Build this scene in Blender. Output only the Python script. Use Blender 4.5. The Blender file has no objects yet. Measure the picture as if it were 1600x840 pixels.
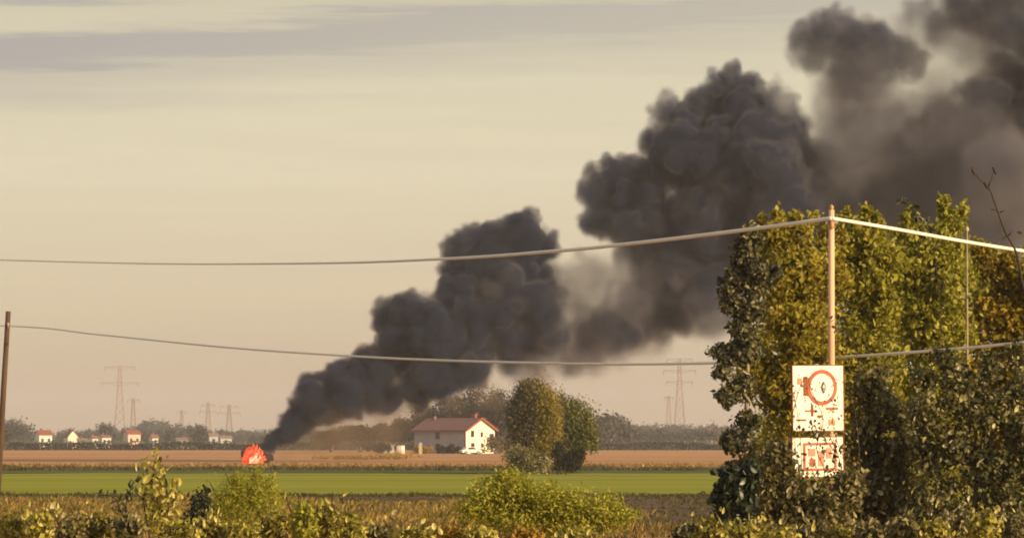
import bpy, bmesh, math, random
import numpy as np
from mathutils import Vector, Matrix, noise as mnoise
random.seed(7); rng = np.random.default_rng(7)
R = math.radians
scene = bpy.context.scene
col = scene.collection

# ------------------------------------------------------------------ camera
EYE = 2.3; FPX = 7556.0; PITCH = 270.0 / FPX
cam_d = bpy.data.cameras.new('camera'); cam = bpy.data.objects.new('camera', cam_d); col.objects.link(cam)
cam_d.sensor_width = 36; cam_d.lens = 36 * FPX / 1600; cam_d.clip_start = 0.5; cam_d.clip_end = 30000
cam.location = (0, 0, EYE); cam.rotation_euler = (R(90) + PITCH, 0, 0)
scene.camera = cam
scene.view_settings.view_transform = 'Standard'; scene.view_settings.look = 'None'
scene.view_settings.exposure = 0.38; scene.view_settings.gamma = 1.0
cy = scene.cycles
cy.use_denoising = True
cy.max_bounces = 6; cy.diffuse_bounces = 2; cy.glossy_bounces = 2; cy.transparent_max_bounces = 8
cy.volume_bounces = 1; cy.volume_step_rate = 1.6; cy.volume_max_steps = 256
cy.filter_width = 1.9

# ------------------------------------------------------------------ world
SUN_AZ, SUN_EL = 56.0, 13.0        # degrees right of straight behind the camera / above the horizon
sdir = Vector((math.sin(R(SUN_AZ)) * math.cos(R(SUN_EL)), -math.cos(R(SUN_AZ)) * math.cos(R(SUN_EL)), math.sin(R(SUN_EL))))
w = bpy.data.worlds.new('World'); scene.world = w; w.use_nodes = True
nt = w.node_tree; nt.nodes.clear()
def nd(t, typ, **kw):
    n = t.nodes.new(typ)
    for k, v in kw.items():
        if isinstance(k, str) and hasattr(n, k): setattr(n, k, v)
    return n
L = nt.links.new
out = nd(nt, 'ShaderNodeOutputWorld'); bg = nd(nt, 'ShaderNodeBackground'); L(bg.outputs[0], out.inputs[0])
bg.inputs[1].default_value = 0.1
sky = nd(nt, 'ShaderNodeTexSky'); sky.sky_type = 'NISHITA'; sky.sun_disc = False
sky.sun_elevation = R(SUN_EL); sky.sun_rotation = math.atan2(sdir.x, sdir.y); sky.dust_density = 4.0
tc = nd(nt, 'ShaderNodeTexCoord'); sep = nd(nt, 'ShaderNodeSeparateXYZ'); L(tc.outputs['Generated'], sep.inputs[0])
def mth(t, op, a, b=None, clamp=False):
    n = t.nodes.new('ShaderNodeMath'); n.operation = op; n.use_clamp = clamp
    for i, v in enumerate((a, b)):
        if v is None: continue
        if isinstance(v, (int, float)): n.inputs[i].default_value = v
        else: t.links.new(v, n.inputs[i])
    return n.outputs[0]
def ramp(t, fac, stops, interp='LINEAR'):
    n = t.nodes.new('ShaderNodeValToRGB'); cr = n.color_ramp; cr.interpolation = interp
    while len(cr.elements) < len(stops): cr.elements.new(0.5)
    for e, (p, c) in zip(cr.elements, stops):
        e.position = p; e.color = (*c, 1) if len(c) == 3 else c
    t.links.new(fac, n.inputs[0]); return n.outputs[0]
def mixc(t, fac, a, b, mode='MIX'):
    n = t.nodes.new('ShaderNodeMix'); n.data_type = 'RGBA'; n.blend_type = mode
    if isinstance(fac, (int, float)): n.inputs[0].default_value = fac
    else: t.links.new(fac, n.inputs[0])
    for i, v in ((6, a), (7, b)):
        if isinstance(v, tuple): n.inputs[i].default_value = (*v, 1)
        else: t.links.new(v, n.inputs[i])
    return n.outputs[2]
def noise(t, vec, scale, detail=3, rough=0.5, dim='3D'):
    n = t.nodes.new('ShaderNodeTexNoise'); n.inputs['Scale'].default_value = scale
    n.inputs['Detail'].default_value = detail; n.inputs['Roughness'].default_value = rough
    if vec is not None: t.links.new(vec, n.inputs['Vector'])
    return n.outputs['Fac']
az = mth(nt, 'ARCTAN2', sep.outputs[0], sep.outputs[1]); el = mth(nt, 'ARCSINE', sep.outputs[2])
cmb = nd(nt, 'ShaderNodeCombineXYZ'); L(mth(nt, 'MULTIPLY', az, 9.0), cmb.inputs[0]); L(mth(nt, 'MULTIPLY', el, 95.0), cmb.inputs[1])
cmb.inputs[2].default_value = 3.1
n1 = noise(nt, cmb.outputs[0], 1.1, 5, 0.55); 
cmb2 = nd(nt, 'ShaderNodeCombineXYZ'); L(mth(nt, 'MULTIPLY', az, 18.0), cmb2.inputs[0]); L(mth(nt, 'MULTIPLY', el, 330.0), cmb2.inputs[1])
n2 = noise(nt, cmb2.outputs[0], 0.8, 10, 0.66)
# elevation in photograph pixels above the horizon, warped by noise and sinking slowly to the left
elp = mth(nt, 'MULTIPLY', el, FPX)
wel = mth(nt, 'ADD', elp, mth(nt, 'MULTIPLY', mth(nt, 'SUBTRACT', n1, 0.5), 55.0))
wel = mth(nt, 'ADD', wel, mth(nt, 'MULTIPLY', mth(nt, 'SUBTRACT', n2, 0.5), 90.0))
wel = mth(nt, 'ADD', wel, mth(nt, 'MULTIPLY', az, -430.0))
base = ramp(nt, mth(nt, 'DIVIDE', elp, 3000.0, True), [
    (0.0, (.50, .34, .22)), (0.03, (.58, .43, .28)), (0.07, (.69, .57, .38)), (0.14, (.78, .69, .485)),
    (0.2, (.75, .68, .48)), (0.24, (.60, .54, .41)), (0.5, (.50, .50, .45)), (1.0, (.40, .43, .46))])
band = ramp(nt, mth(nt, 'DIVIDE', mth(nt, 'SUBTRACT', wel, 480.0), 800.0, True), [
    (0.0, (0, 0, 0)), (0.08, (.08,) * 3), (0.13, (.4,) * 3), (0.175, (.6,) * 3), (0.19, (1,) * 3), (0.235, (1,) * 3), (0.252, (.25,) * 3),
    (0.265, (0,) * 3), (0.30, (0,) * 3), (0.32, (.85,) * 3), (0.36, (.3,) * 3), (0.42, (.8,) * 3), (0.5, (.35,) * 3), (0.7, (.75,) * 3), (1.0, (.55,) * 3)])
azf = mth(nt, 'MULTIPLY', mth(nt, 'ADD', mth(nt, 'MULTIPLY', az, -2.6), 0.62, True), 1.0)
bandf = mth(nt, 'MULTIPLY', band, mth(nt, 'MAXIMUM', azf, 0.4))
c0 = mixc(nt, bandf, base, (.40, .375, .365))
streak = ramp(nt, n2, [(0.35, (0, 0, 0)), (0.75, (1, 1, 1))])
c1 = mixc(nt, mth(nt, 'MULTIPLY', streak, 0.22), c0, (.55, .47, .38))
nis = nt.nodes.new('ShaderNodeVectorMath'); nis.operation = 'SCALE'; L(sky.outputs[0], nis.inputs[0]); nis.inputs[3].default_value = 0.8
veil = nt.nodes.new('ShaderNodeVectorMath'); veil.operation = 'SCALE'; L(c1, veil.inputs[0]); veil.inputs[3].default_value = 8.1
L(mixc(nt, 0.92, nis.outputs[0], veil.outputs[0]), bg.inputs[0])

sun_d = bpy.data.lights.new('sun', 'SUN'); sun_d.energy = 5.0; sun_d.angle = R(0.5); sun_d.color = (1, .76, .46)
sun = bpy.data.objects.new('sun', sun_d); col.objects.link(sun)
sun.rotation_euler = sdir.to_track_quat('Z', 'Y').to_euler()

# ------------------------------------------------------------------ helpers
def at(px, py, Y):
    """world point that sits at photograph pixel (px, py) and distance Y"""
    x = (px - 800) / FPX; u = (420 - py) / FPX
    d = Vector((x, math.cos(PITCH) - u * math.sin(PITCH), math.sin(PITCH) + u * math.cos(PITCH)))
    d *= Y / d.y
    return Vector((d.x, d.y, d.z + EYE))
def psz(Y): return Y / FPX
def gz(x, y):
    """ground height: the near bank, flat fields beyond"""
    b = 0.78 * math.exp(-((y - 80) / 24.0) ** 2) if y < 160 else 0.0
    if b > 0.02: b += 0.10 * mnoise.noise(Vector((x * 0.25, y * 0.12, 0))) * min(1, b)
    return b
def tag(o, label=None, cat=None, group=None, kind=None):
    for k, v in (('label', label), ('category', cat), ('group', group), ('kind', kind)):
        if v: o[k] = v
    return o
def empty(name, loc, rz=0.0):
    o = bpy.data.objects.new(name, None); col.objects.link(o); o.location = loc; o.rotation_euler = (0, 0, rz)
    o.empty_display_size = 0.2; return o
def link(name, me, parent=None, loc=None):
    o = bpy.data.objects.new(name, me); col.objects.link(o)
    if parent is not None: o.parent = parent
    if loc is not None: o.location = loc
    return o
class MB:
    def __init__(s): s.v = []; s.f = []; s.m = []
    def add(s, v, f, m=0):
        b = len(s.v); s.v += [tuple(p) for p in v]; s.f += [tuple(i + b for i in q) for q in f]; s.m += [m] * len(f); return s
    def box(s, x0, x1, y0, y1, z0, z1, m=0):
        return s.add([(x0,y0,z0),(x1,y0,z0),(x1,y1,z0),(x0,y1,z0),(x0,y0,z1),(x1,y0,z1),(x1,y1,z1),(x0,y1,z1)],
                     [(0,3,2,1),(4,5,6,7),(0,1,5,4),(1,2,6,5),(2,3,7,6),(3,0,4,7)], m)
    def tube(s, pts, rad, n=6, m=0, cap=True):
        pts = [Vector(p) for p in pts]; rr = rad if isinstance(rad, (list, tuple)) else [rad] * len(pts)
        b = len(s.v); prev = None
        for i, p in enumerate(pts):
            t = (pts[min(i + 1, len(pts) - 1)] - pts[max(i - 1, 0)]).normalized()
            a = prev if prev is not None else (Vector((1, 0, 0)) if abs(t.x) < 0.8 else Vector((0, 0, 1)))
            a = (a - t * a.dot(t)).normalized(); prev = a; c = t.cross(a)
            for k in range(n):
                q = 2 * math.pi * k / n
                s.v.append(tuple(p + (a * math.cos(q) + c * math.sin(q)) * rr[i]))
        for i in range(len(pts) - 1):
            for k in range(n):
                s.f.append((b + i*n + k, b + i*n + (k+1) % n, b + (i+1)*n + (k+1) % n, b + (i+1)*n + k)); s.m.append(m)
        if cap:
            s.f.append(tuple(b + k for k in range(n))[::-1]); s.m.append(m)
            s.f.append(tuple(b + (len(pts)-1)*n + k for k in range(n))); s.m.append(m)
        return s
    def prism(s, poly, y0, y1, m=0):
        """polygon in xz pulled along y"""
        n = len(poly); b = len(s.v)
        s.v += [(p[0], y0, p[1]) for p in poly] + [(p[0], y1, p[1]) for p in poly]
        s.f.append(tuple(b + i for i in range(n))); s.m.append(m)
        s.f.append(tuple(b + n + i for i in range(n))[::-1]); s.m.append(m)
        for i in range(n):
            s.f.append((b + i, b + n + i, b + n + (i+1) % n, b + (i+1) % n)); s.m.append(m)
        return s
    def mesh(s, name, mats, smooth=False):
        me = bpy.data.meshes.new(name); me.from_pydata(s.v, [], s.f)
        for m in (mats if isinstance(mats, (list, tuple)) else [mats]): me.materials.append(m)
        me.polygons.foreach_set('material_index', s.m)
        if smooth: me.polygons.foreach_set('use_smooth', [True] * len(s.f))
        me.update(); return me
    def build(s, name, mats, parent=None, smooth=False, loc=None): return link(name, s.mesh(name, mats, smooth), parent, loc)

# ------------------------------------------------------------------ materials
def mat(name, c, rough=0.8, c2=None, scale=3.0, bump=0.0, detail=4, metal=0.0, stretch=None, lo=0.35, hi=0.65, c3=None, spec=0.3):
    m = bpy.data.materials.new(name); m.use_nodes = True; t = m.node_tree; p = t.nodes['Principled BSDF']
    p.inputs['Base Color'].default_value = (*c, 1); p.inputs['Roughness'].default_value = rough; p.inputs['Metallic'].default_value = metal
    p.inputs['Specular IOR Level'].default_value = spec
    tcn = t.nodes.new('ShaderNodeTexCoord'); v = tcn.outputs['Object']
    if stretch:
        mp = t.nodes.new('ShaderNodeMapping'); mp.inputs['Scale'].default_value = stretch; t.links.new(v, mp.inputs[0]); v = mp.outputs[0]
    f = noise(t, v, scale, detail, 0.6)
    if c2 is None: c2 = tuple(x * 0.72 for x in c)
    stops = [(lo, c2), (hi, c)] if c3 is None else [(lo, c2), ((lo + hi) / 2, c), (hi, c3)]
    t.links.new(ramp(t, f, stops), p.inputs['Base Color'])
    if bump:
        b = t.nodes.new('ShaderNodeBump'); b.inputs['Strength'].default_value = bump; b.inputs['Distance'].default_value = 0.05
        t.links.new(f, b.inputs['Height']); t.links.new(b.outputs[0], p.inputs['Normal'])
    return m
def leafmat(name, cols, trans=0.35, rough=0.5, patch=0.6, spec=0.3):
    """leaf colour from the per-leaf attribute 'tint' plus a broad patchy noise; some light comes through"""
    m = bpy.data.materials.new(name); m.use_nodes = True; t = m.node_tree; p = t.nodes['Principled BSDF']
    p.inputs['Roughness'].default_value = rough; p.inputs['Specular IOR Level'].default_value = spec
    at_ = t.nodes.new('ShaderNodeAttribute'); at_.attribute_name = 'tint'
    tcn = t.nodes.new('ShaderNodeTexCoord')
    f = noise(t, tcn.outputs['Object'], patch, 2, 0.5)
    oi = t.nodes.new('ShaderNodeObjectInfo')
    s = mth(t, 'ADD', mth(t, 'MULTIPLY', at_.outputs['Fac'], 0.55), mth(t, 'MULTIPLY', mth(t, 'SUBTRACT', f, 0.3), 1.0))
    s = mth(t, 'ADD', s, mth(t, 'MULTIPLY', mth(t, 'SUBTRACT', oi.outputs['Random'], 0.5), 0.25))
    n = len(cols); c = ramp(t, s, [(0.1 + 0.8 * i / (n - 1), q) for i, q in enumerate(cols)])
    t.links.new(c, p.inputs['Base Color'])
    tr = t.nodes.new('ShaderNodeBsdfTranslucent'); t.links.new(c, tr.inputs[0])
    mx = t.nodes.new('ShaderNodeMixShader'); mx.inputs[0].default_value = trans
    t.links.new(p.outputs[0], mx.inputs[1]); t.links.new(tr.outputs[0], mx.inputs[2])
    t.links.new(mx.outputs[0], t.nodes['Material Output'].inputs['Surface'])
    return m
def emat(name, c, strength, c2=None, scale=2.0):
    m = bpy.data.materials.new(name); m.use_nodes = True; t = m.node_tree; p = t.nodes['Principled BSDF']
    p.inputs['Base Color'].default_value = (0.02, 0.01, 0.01, 1)
    p.inputs['Emission Strength'].default_value = strength; p.inputs['Emission Color'].default_value = (*c, 1)
    if c2:
        tcn = t.nodes.new('ShaderNodeTexCoord'); f = noise(t, tcn.outputs['Object'], scale, 3)
        t.links.new(ramp(t, f, [(0.4, c), (0.62, c2)]), p.inputs['Emission Color'])
    return m

M = {}
M['ground'] = mat('ground_soil', (.17, .115, .07), .95, (.10, .085, .045), .02, c3=(.12, .12, .05), spec=.1)
M['green'] = mat('green_crop', (.29, .285, .013), .9, (.20, .215, .012), .05, stretch=(.12, 1, 1), detail=8, spec=.1, c3=(.34, .30, .03))
M['dkgreen'] = mat('dark_grass', (.12, .12, .03), .9, (.085, .09, .025), .06, stretch=(.2, 1, 1), spec=.1)
M['stubble'] = mat('stubble', (.54, .26, .105), .95, (.36, .18, .075), .02, stretch=(.12, 1, 1), c3=(.62, .33, .14), detail=6, spec=.1)
M['verge'] = mat('verge_track', (.36, .25, .15), .95, (.2, .16, .08), .1, stretch=(.1, 1, 1), spec=.1)
M['plough'] = mat('ploughed_soil', (.15, .088, .05), .95, (.085, .055, .035), .25, stretch=(.12, 1, 1), c3=(.17, .10, .06), detail=7, bump=.4, spec=.1)
M['bank'] = mat('bank_soil', (.42, .23, .085), .95, (.18, .12, .045), .5, c3=(.55, .32, .12), detail=6, bump=.5, spec=.1)
M['bark'] = mat('bark', (.16, .11, .07), .9, (.08, .055, .035), 6, bump=.5)
M['palebark'] = mat('pale_bark', (.42, .34, .22), .9, (.25, .2, .12), 5, bump=.4)
M['darktwig'] = mat('dark_twig', (.06, .04, .028), .8, (.04, .028, .02), 8)
M['cable'] = mat('weathered_cable', (.90, .84, .72), .9, (.82, .76, .63), 2.5, lo=.3, hi=.6)
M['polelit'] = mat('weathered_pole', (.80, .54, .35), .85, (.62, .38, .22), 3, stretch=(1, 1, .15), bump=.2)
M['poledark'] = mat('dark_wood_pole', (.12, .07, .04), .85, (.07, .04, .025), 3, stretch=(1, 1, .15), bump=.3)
M['polepale'] = mat('pale_concrete', (.55, .46, .28), .8, (.42, .35, .2), 3)
M['ceram'] = mat('ceramic', (.6, .35, .2), .3, (.4, .2, .1), 8)
M['steel'] = mat('grey_steel', (.30, .20, .16), .6, (.2, .14, .12), 1, metal=.0)
M['white'] = mat('white_sign_paint', (.86, .80, .66), .55, (.70, .60, .46), 7, lo=.3, hi=.45)
M['signred'] = mat('faded_red_paint', (.50, .10, .035), .55, (.28, .06, .03), 9)
M['signpink'] = mat('faded_pink_paint', (.75, .28, .20), .55, (.6, .2, .12), 9)
M['signbrown'] = mat('rusty_rim', (.32, .08, .025), .7, (.18, .05, .02), 9)
M['signblack'] = mat('black_paint', (.03, .03, .02), .5)
M['galv'] = mat('galvanised_post', (.45, .42, .36), .5, (.3, .28, .24), 6)
M['shadewall'] = mat('plaster_shaded', (.38, .385, .42), .9, (.31, .31, .335), .6, bump=.1)  # darker, cooler copy of the gable plaster; the long wall's shade is painted in
M['gable'] = mat('plaster_sunlit', (.90, .86, .68), .9, (.84, .78, .58), .8)  # lighter, warmer copy of the wall plaster; sunlight is put into its colour
M['roof'] = mat('old_clay_tiles', (.24, .115, .105), .9, (.17, .08, .072), .9, stretch=(1, 6, 6), bump=.4)
M['roofrim'] = mat('red_roof_edge', (.30, .085, .05), .8, (.20, .06, .035), 2)
M['pane'] = mat('dark_window_pane', (.03, .03, .028), .15, spec=.5)
M['frame'] = mat('wood_frame', (.22, .12, .07), .7)
M['char'] = mat('charred_metal', (.025, .02, .02), .7, (.05, .025, .02), 3, bump=.4)
M['flame'] = emat('flame_orange', (1.0, .035, .008), 1.0, (1.0, .13, .025), 1.6)
M['flamehot'] = emat('flame_hot', (1.0, .42, .25), 1.6, (1.0, .2, .08), 2.0)
M['carwhite'] = mat('white_car_paint', (.75, .72, .66), .3, (.7, .66, .6), 2, spec=.5)
M['tyre'] = mat('rubber', (.025, .025, .025), .8)
M['wrap'] = mat('white_bale_wrap', (.82, .74, .60), .45, (.7, .6, .48), 3)
# leaves: colours of the leaves; the far trees' also hold painted haze
M['l_yellow'] = leafmat('leaf_yellow_olive', [(.13, .115, .015), (.30, .25, .02), (.46, .37, .035), (.62, .52, .13)], .45, .5, .55)
M['l_yellgr'] = leafmat('leaf_yellow_mixed', [(.13, .12, .014), (.28, .26, .02), (.44, .39, .035), (.62, .54, .15)], .45, .5, .6)
M['l_orol'] = leafmat('leaf_orange_olive', [(.17, .135, .015), (.34, .25, .02), (.50, .36, .03), (.60, .46, .09)], .45, .5, .5)
M['l_green'] = leafmat('leaf_yellow_green', [(.15, .145, .016), (.28, .27, .02), (.44, .40, .04), (.62, .56, .16)], .45, .5, .6)
M['l_orange'] = leafmat('leaf_orange_brown', [(.20, .12, .016), (.34, .20, .022), (.46, .27, .03), (.50, .34, .07)], .42, .5, .5)
M['l_dark'] = leafmat('leaf_dark', [(.03, .032, .018), (.055, .058, .026), (.10, .09, .035), (.30, .26, .12)], .2, .4, .8)
M['l_darkol'] = leafmat('leaf_dark_olive', [(.05, .05, .02), (.11, .105, .035), (.21, .185, .055), (.55, .48, .25)], .25, .4, .9)
M['l_dull'] = leafmat('leaf_dull_brown', [(.07, .062, .025), (.15, .13, .04), (.26, .215, .07), (.55, .46, .25)], .25, .45, .9)
M['l_glossy'] = leafmat('leaf_blue_green', [(.018, .026, .012), (.032, .04, .018), (.055, .06, .028)], .1, .35, .8)
M['l_rust'] = leafmat('leaf_rust_red', [(.10, .035, .012), (.20, .07, .02), (.32, .13, .04)], .3, .5, 1.2)
M['l_weed'] = leafmat('leaf_weed', [(.12, .10, .018), (.31, .27, .035), (.52, .44, .07), (.78, .68, .26)], .35, .5, 1.2)
M['l_feather'] = leafmat('leaf_feathery', [(.24, .24, .022), (.34, .33, .03), (.43, .40, .045), (.54, .49, .09)], .4, .6, 1.0)
M['l_willow'] = leafmat('leaf_willow', [(.12, .095, .05), (.17, .13, .06), (.22, .165, .07), (.27, .20, .07)], .25, .7, .35, .1)
M['l_willowy'] = leafmat('leaf_willow_yellow', [(.20, .155, .03), (.32, .24, .04), (.40, .30, .05)], .25, .7, .4, .1)
M['l_willowg'] = leafmat('leaf_willow_green', [(.08, .085, .028), (.14, .14, .035), (.22, .21, .05), (.30, .27, .07)], .25, .7, .5, .1)
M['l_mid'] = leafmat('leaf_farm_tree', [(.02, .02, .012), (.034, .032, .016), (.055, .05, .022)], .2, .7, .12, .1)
M['l_far'] = leafmat('leaf_far_tree', [(.06, .058, .048), (.08, .075, .06), (.11, .10, .075)], .15, .8, .05, .1)  # greyed leaf colour with some of the distance haze painted in
M['l_scrub'] = leafmat('leaf_scrub', [(.09, .10, .055), (.13, .14, .08), (.17, .16, .09)], .15, .8, .05, .1)
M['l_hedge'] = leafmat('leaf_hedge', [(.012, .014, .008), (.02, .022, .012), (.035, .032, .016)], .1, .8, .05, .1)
M['dry'] = leafmat('dry_grass', [(.13, .085, .02), (.24, .15, .05), (.36, .22, .08), (.46, .32, .14)], .3, .7, .25, .1)
M['dryolive'] = leafmat('dry_olive_grass', [(.10, .085, .02), (.20, .16, .035), (.36, .22, .06), (.46, .30, .10)], .3, .7, .25, .1)
M['grass'] = leafmat('rough_grass', [(.06, .06, .02), (.10, .09, .03), (.16, .13, .05)], .3, .7, .15, .1)

# ------------------------------------------------------------------ leaves
def leaf_arrays(P, size, asp=0.6, out_dir=None, fold=0.25, droop=0.0, g=rng):
    """P (n,3) leaf positions -> folded two-triangle leaves"""
    n = len(P); s = size * g.uniform(0.55, 1.35, n)[:, None]
    t = g.normal(size=(n, 3)); t[:, 2] -= droop; t /= np.linalg.norm(t, axis=1)[:, None] + 1e-9
    nn = g.normal(size=(n, 3)) * 0.8
    if out_dir is not None: nn += out_dir
    nn[:, 2] += 0.35
    b = np.cross(t, nn); b /= np.linalg.norm(b, axis=1)[:, None] + 1e-9
    nn = np.cross(b, t)
    V = np.empty((n, 4, 3))
    V[:, 0] = P - t * s * 0.5; V[:, 2] = P + t * s * 0.5
    V[:, 1] = P - t * s * 0.08 + b * s * asp * 0.5 + nn * s * fold * .5
    V[:, 3] = P - t * s * 0.08 - b * s * asp * 0.5 + nn * s * fold * .5
    return V.reshape(-1, 3)
def leaf_mesh(name, V, m, tint=None):
    n = len(V) // 4; me = bpy.data.meshes.new(name)
    me.vertices.add(n * 4); me.vertices.foreach_set('co', V.astype(np.float32).ravel())
    idx = np.arange(n)[:, None] * 4 + np.array([0, 1, 2, 0, 2, 3])[None]
    me.loops.add(n * 6); me.loops.foreach_set('vertex_index', idx.ravel().astype(np.int32))
    me.polygons.add(n * 2); me.polygons.foreach_set('loop_start', np.arange(0, n * 6, 3, dtype=np.int32))
    me.update(calc_edges=True); me.validate()
    a = me.attributes.new('tint', 'FLOAT', 'POINT')
    if tint is None: tint = rng.uniform(0, 1, n) ** 1.3
    a.data.foreach_set('value', np.repeat(tint, 4).astype(np.float32))
    me.materials.append(m); return me
def crown_points(blobs, n, clump=0.28, nclump=26, fill=0.25, g=rng):
    """blobs: (x,y,z,rx,ry,rz); leaves gather in clumps near each blob's skin, so the outline is uneven"""
    vol = np.array([(b[3] * b[4] * b[5]) ** (2 / 3) for b in blobs]); pr = vol / vol.sum(); P = []; O = []
    for b, q in zip(blobs, pr):
        k = max(6, int(n * q)); c = np.array(b[:3]); r = np.array(b[3:])
        d = g.normal(size=(nclump, 3)); d /= np.linalg.norm(d, axis=1)[:, None]
        cc = d * g.uniform(0.55, 0.98, (nclump, 1)); w_ = g.uniform(.3, 1.6, nclump); w_ /= w_.sum()
        ci = g.choice(nclump, k, p=w_)
        p = cc[ci] + g.normal(size=(k, 3)) * clump * g.uniform(.6, 1.2, nclump)[ci][:, None]
        f = g.uniform(size=k) < fill
        u = g.normal(size=(k, 3)); u /= np.linalg.norm(u, axis=1)[:, None]; u *= g.uniform(0, 1, (k, 1)) ** .45
        p[f] = u[f]
        o = p / (np.linalg.norm(p, axis=1)[:, None] + 1e-6)
        P.append(c + p * r); O.append(o)
    return np.concatenate(P), np.concatenate(O)
def leaf_proto(name, m, asp=.6, fold=.25, tint=.6):
    """one separate larger leaf with a pointed tip and raised sides, about 12 triangles"""
    v = [(0, -.5, 0), (0, -.2, -.02), (0, .1, -.02), (0, .5, .04)]
    h = asp * .5
    v += [(h * .8, -.28, fold * .3), (h, 0, fold * .35), (h * .55, .3, fold * .22), (-h * .8, -.28, fold * .3), (-h, 0, fold * .35), (-h * .55, .3, fold * .22)]
    f = [(0, 4, 1), (1, 4, 5), (1, 5, 2), (2, 5, 6), (2, 6, 3), (0, 1, 7), (1, 8, 7), (1, 2, 8), (2, 9, 8), (2, 3, 9)]
    me = bpy.data.meshes.new(name); me.from_pydata(v, [], f); me.materials.append(m)
    a = me.attributes.new('tint', 'FLOAT', 'POINT'); a.data.foreach_set('value', [tint] * len(v)); me.update(); return me
_leafs = {}
def put_leaf(parent, loc, size, key, asp=.65, rot=None, tint=.6, g=random):
    k = (key, asp, tint)
    if k not in _leafs: _leafs[k] = leaf_proto('leaf', M[key], asp, .3, tint)
    o = link('leaf', _leafs[k], parent, loc)
    o.rotation_euler = rot or (g.uniform(.4, 2.2), g.uniform(-.8, .8), g.uniform(0, 6.28)); o.scale = (size,) * 3
    return o

def tree(name, label, cat, px, Y, blobs_px, n, leaf, m, bark='bark', trunk_r=.12, group=None, singles=0, clump=.28, nclump=26,
         fill=.25, asp=.6, depth=1.0, single_tint=.75, droop=0.0, limbs=True, tag_kind=None, skeletal=3):
    """blobs_px: (px, py, rx_px, ry_px, depth offset m)"""
    x0 = at(px, 690, Y).x; base = Vector((x0, Y, gz(x0, Y) - .05)); root = empty(name, base)
    tag(root, label, cat, group, tag_kind); k = psz(Y); bl = []
    for b in blobs_px:
        if cat == 'tree' and Y < 110: b = (b[0] + random.uniform(-9, 9), b[1] + random.uniform(-4, 4) * (b[1] > 400), b[2] * random.uniform(.85, 1.25), b[3] * random.uniform(.8, 1.1), *b[4:])
        c = at(b[0], b[1], Y) - base; dy = b[4] if len(b) > 4 else 0.0
        bl.append((c.x, dy, c.z, b[2] * k, b[2] * k * depth, b[3] * k))
    top = max(b[2] + b[5] * .3 for b in bl)
    tb = MB(); pts = []
    for i in range(6):
        f = i / 5; pts.append((trunk_r * 1.5 * math.sin(f * 4 + px), trunk_r * math.sin(f * 3), top * f * .92))
    tb.tube(pts, [trunk_r * (1.35 - f) for f in (0, .2, .4, .6, .8, 1.0)], 7)
    tb.build('trunk', M[bark], root, True)
    if limbs:
        for b in bl:
            z0 = max(.15 * top, min(b[2] - b[5] * .6, top * .8)); c = Vector(b[:3]); s = Vector((0, 0, z0)); lb = MB()
            mid = s.lerp(c, .5) + Vector((0, 0, .08 * top * random.uniform(-.5, 1)))
            lb.tube([s, mid, c], [trunk_r * .5, trunk_r * .33, trunk_r * .14], 5)
            for q in range(skeletal):
                d = Vector((random.uniform(-1, 1) * b[3], random.uniform(-1, 1) * b[4], random.uniform(-.2, .95) * b[5])) * .85
                st = s.lerp(c, random.uniform(.4, 1)); lb.tube([st, st.lerp(c + d, .5) + Vector((0, 0, .03)), c + d], [trunk_r * .2, trunk_r * .12, trunk_r * .05], 4)
            lb.build('limb', M[bark], root, True)
    P, O = crown_points(bl, n, clump, nclump, fill)
    link('crown', leaf_mesh('crown', leaf_arrays(P, leaf, asp, O, droop=droop), M[m]), root)
    if singles:
        order = np.argsort(P[:, 1] + rng.uniform(0, 1.2, len(P)))[:singles * 3]
        for i in rng.choice(order, singles, replace=False):
            p = P[i]; put_leaf(root, (p[0], p[1] - .05, p[2]), leaf * random.uniform(1.1, 1.6), m, .68, tint=random.choice((.45, single_tint, 1.0)))
    return root

# ------------------------------------------------------------------ the ground and the fields
def sheet(name, x0, x1, y0, y1, nx, ny, m, z=0.0, relief=0.0, freq=(.1, .3), wob=0.0, yl=None):
    me = bpy.data.meshes.new(name); V = []; F = []
    for j in range(ny + 1):
        for i in range(nx + 1):
            x = x0 + (x1 - x0) * i / nx; y = y0 + (y1 - y0) * j / ny
            if wob and j in (0, ny): y += wob * mnoise.noise(Vector((x * .06, j, 2.0)))
            h = z + gz(x, y)
            if relief: h += relief * (mnoise.noise(Vector((x * freq[0], y * freq[1], z * 50))) + .5 * mnoise.noise(Vector((x * freq[0] * 4, y * freq[1] * 3, 5))))
            V.append((x, y, h))
    for j in range(ny):
        for i in range(nx):
            a = j * (nx + 1) + i; F.append((a, a + 1, a + nx + 2, a + nx + 1))
    me.from_pydata(V, [], F); me.materials.append(m); me.polygons.foreach_set('use_smooth', [True] * len(F)); me.update()
    o = link(name, me); tag(o, kind='structure'); return o
# one sheet out to the horizon, finer near the camera
def ground():
    ys = list(np.linspace(-30, 170, 81)) + list(np.linspace(180, 600, 22)) + list(np.linspace(700, 6900, 32)); V = []; F = []
    xs = sorted(set([round(v, 2) for v in list(np.linspace(-40, 40, 81)) + list(np.linspace(-400, 400, 17)) + list(np.linspace(-4400, 4400, 23))]))
    for y in ys:
        for x in xs: V.append((x, y, gz(x, y)))
    n = len(xs)
    for j in range(len(ys) - 1):
        for i in range(n - 1): a = j * n + i; F.append((a, a + 1, a + n + 1, a + n))
    me = bpy.data.meshes.new('ground'); me.from_pydata(V, [], F); me.materials.append(M['ground']); me.polygons.foreach_set('use_smooth', [True] * len(F))
    tag(link('ground', me), kind='structure')
ground()
sheet('grassy_bank', -34, 34, 22, 138, 136, 150, M['bank'], .02, .03, (.8, .8))
sheet('ploughed_field', -60, 60, 138, 206, 200, 120, M['plough'], .03, .05, (.15, .9), wob=2)
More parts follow.
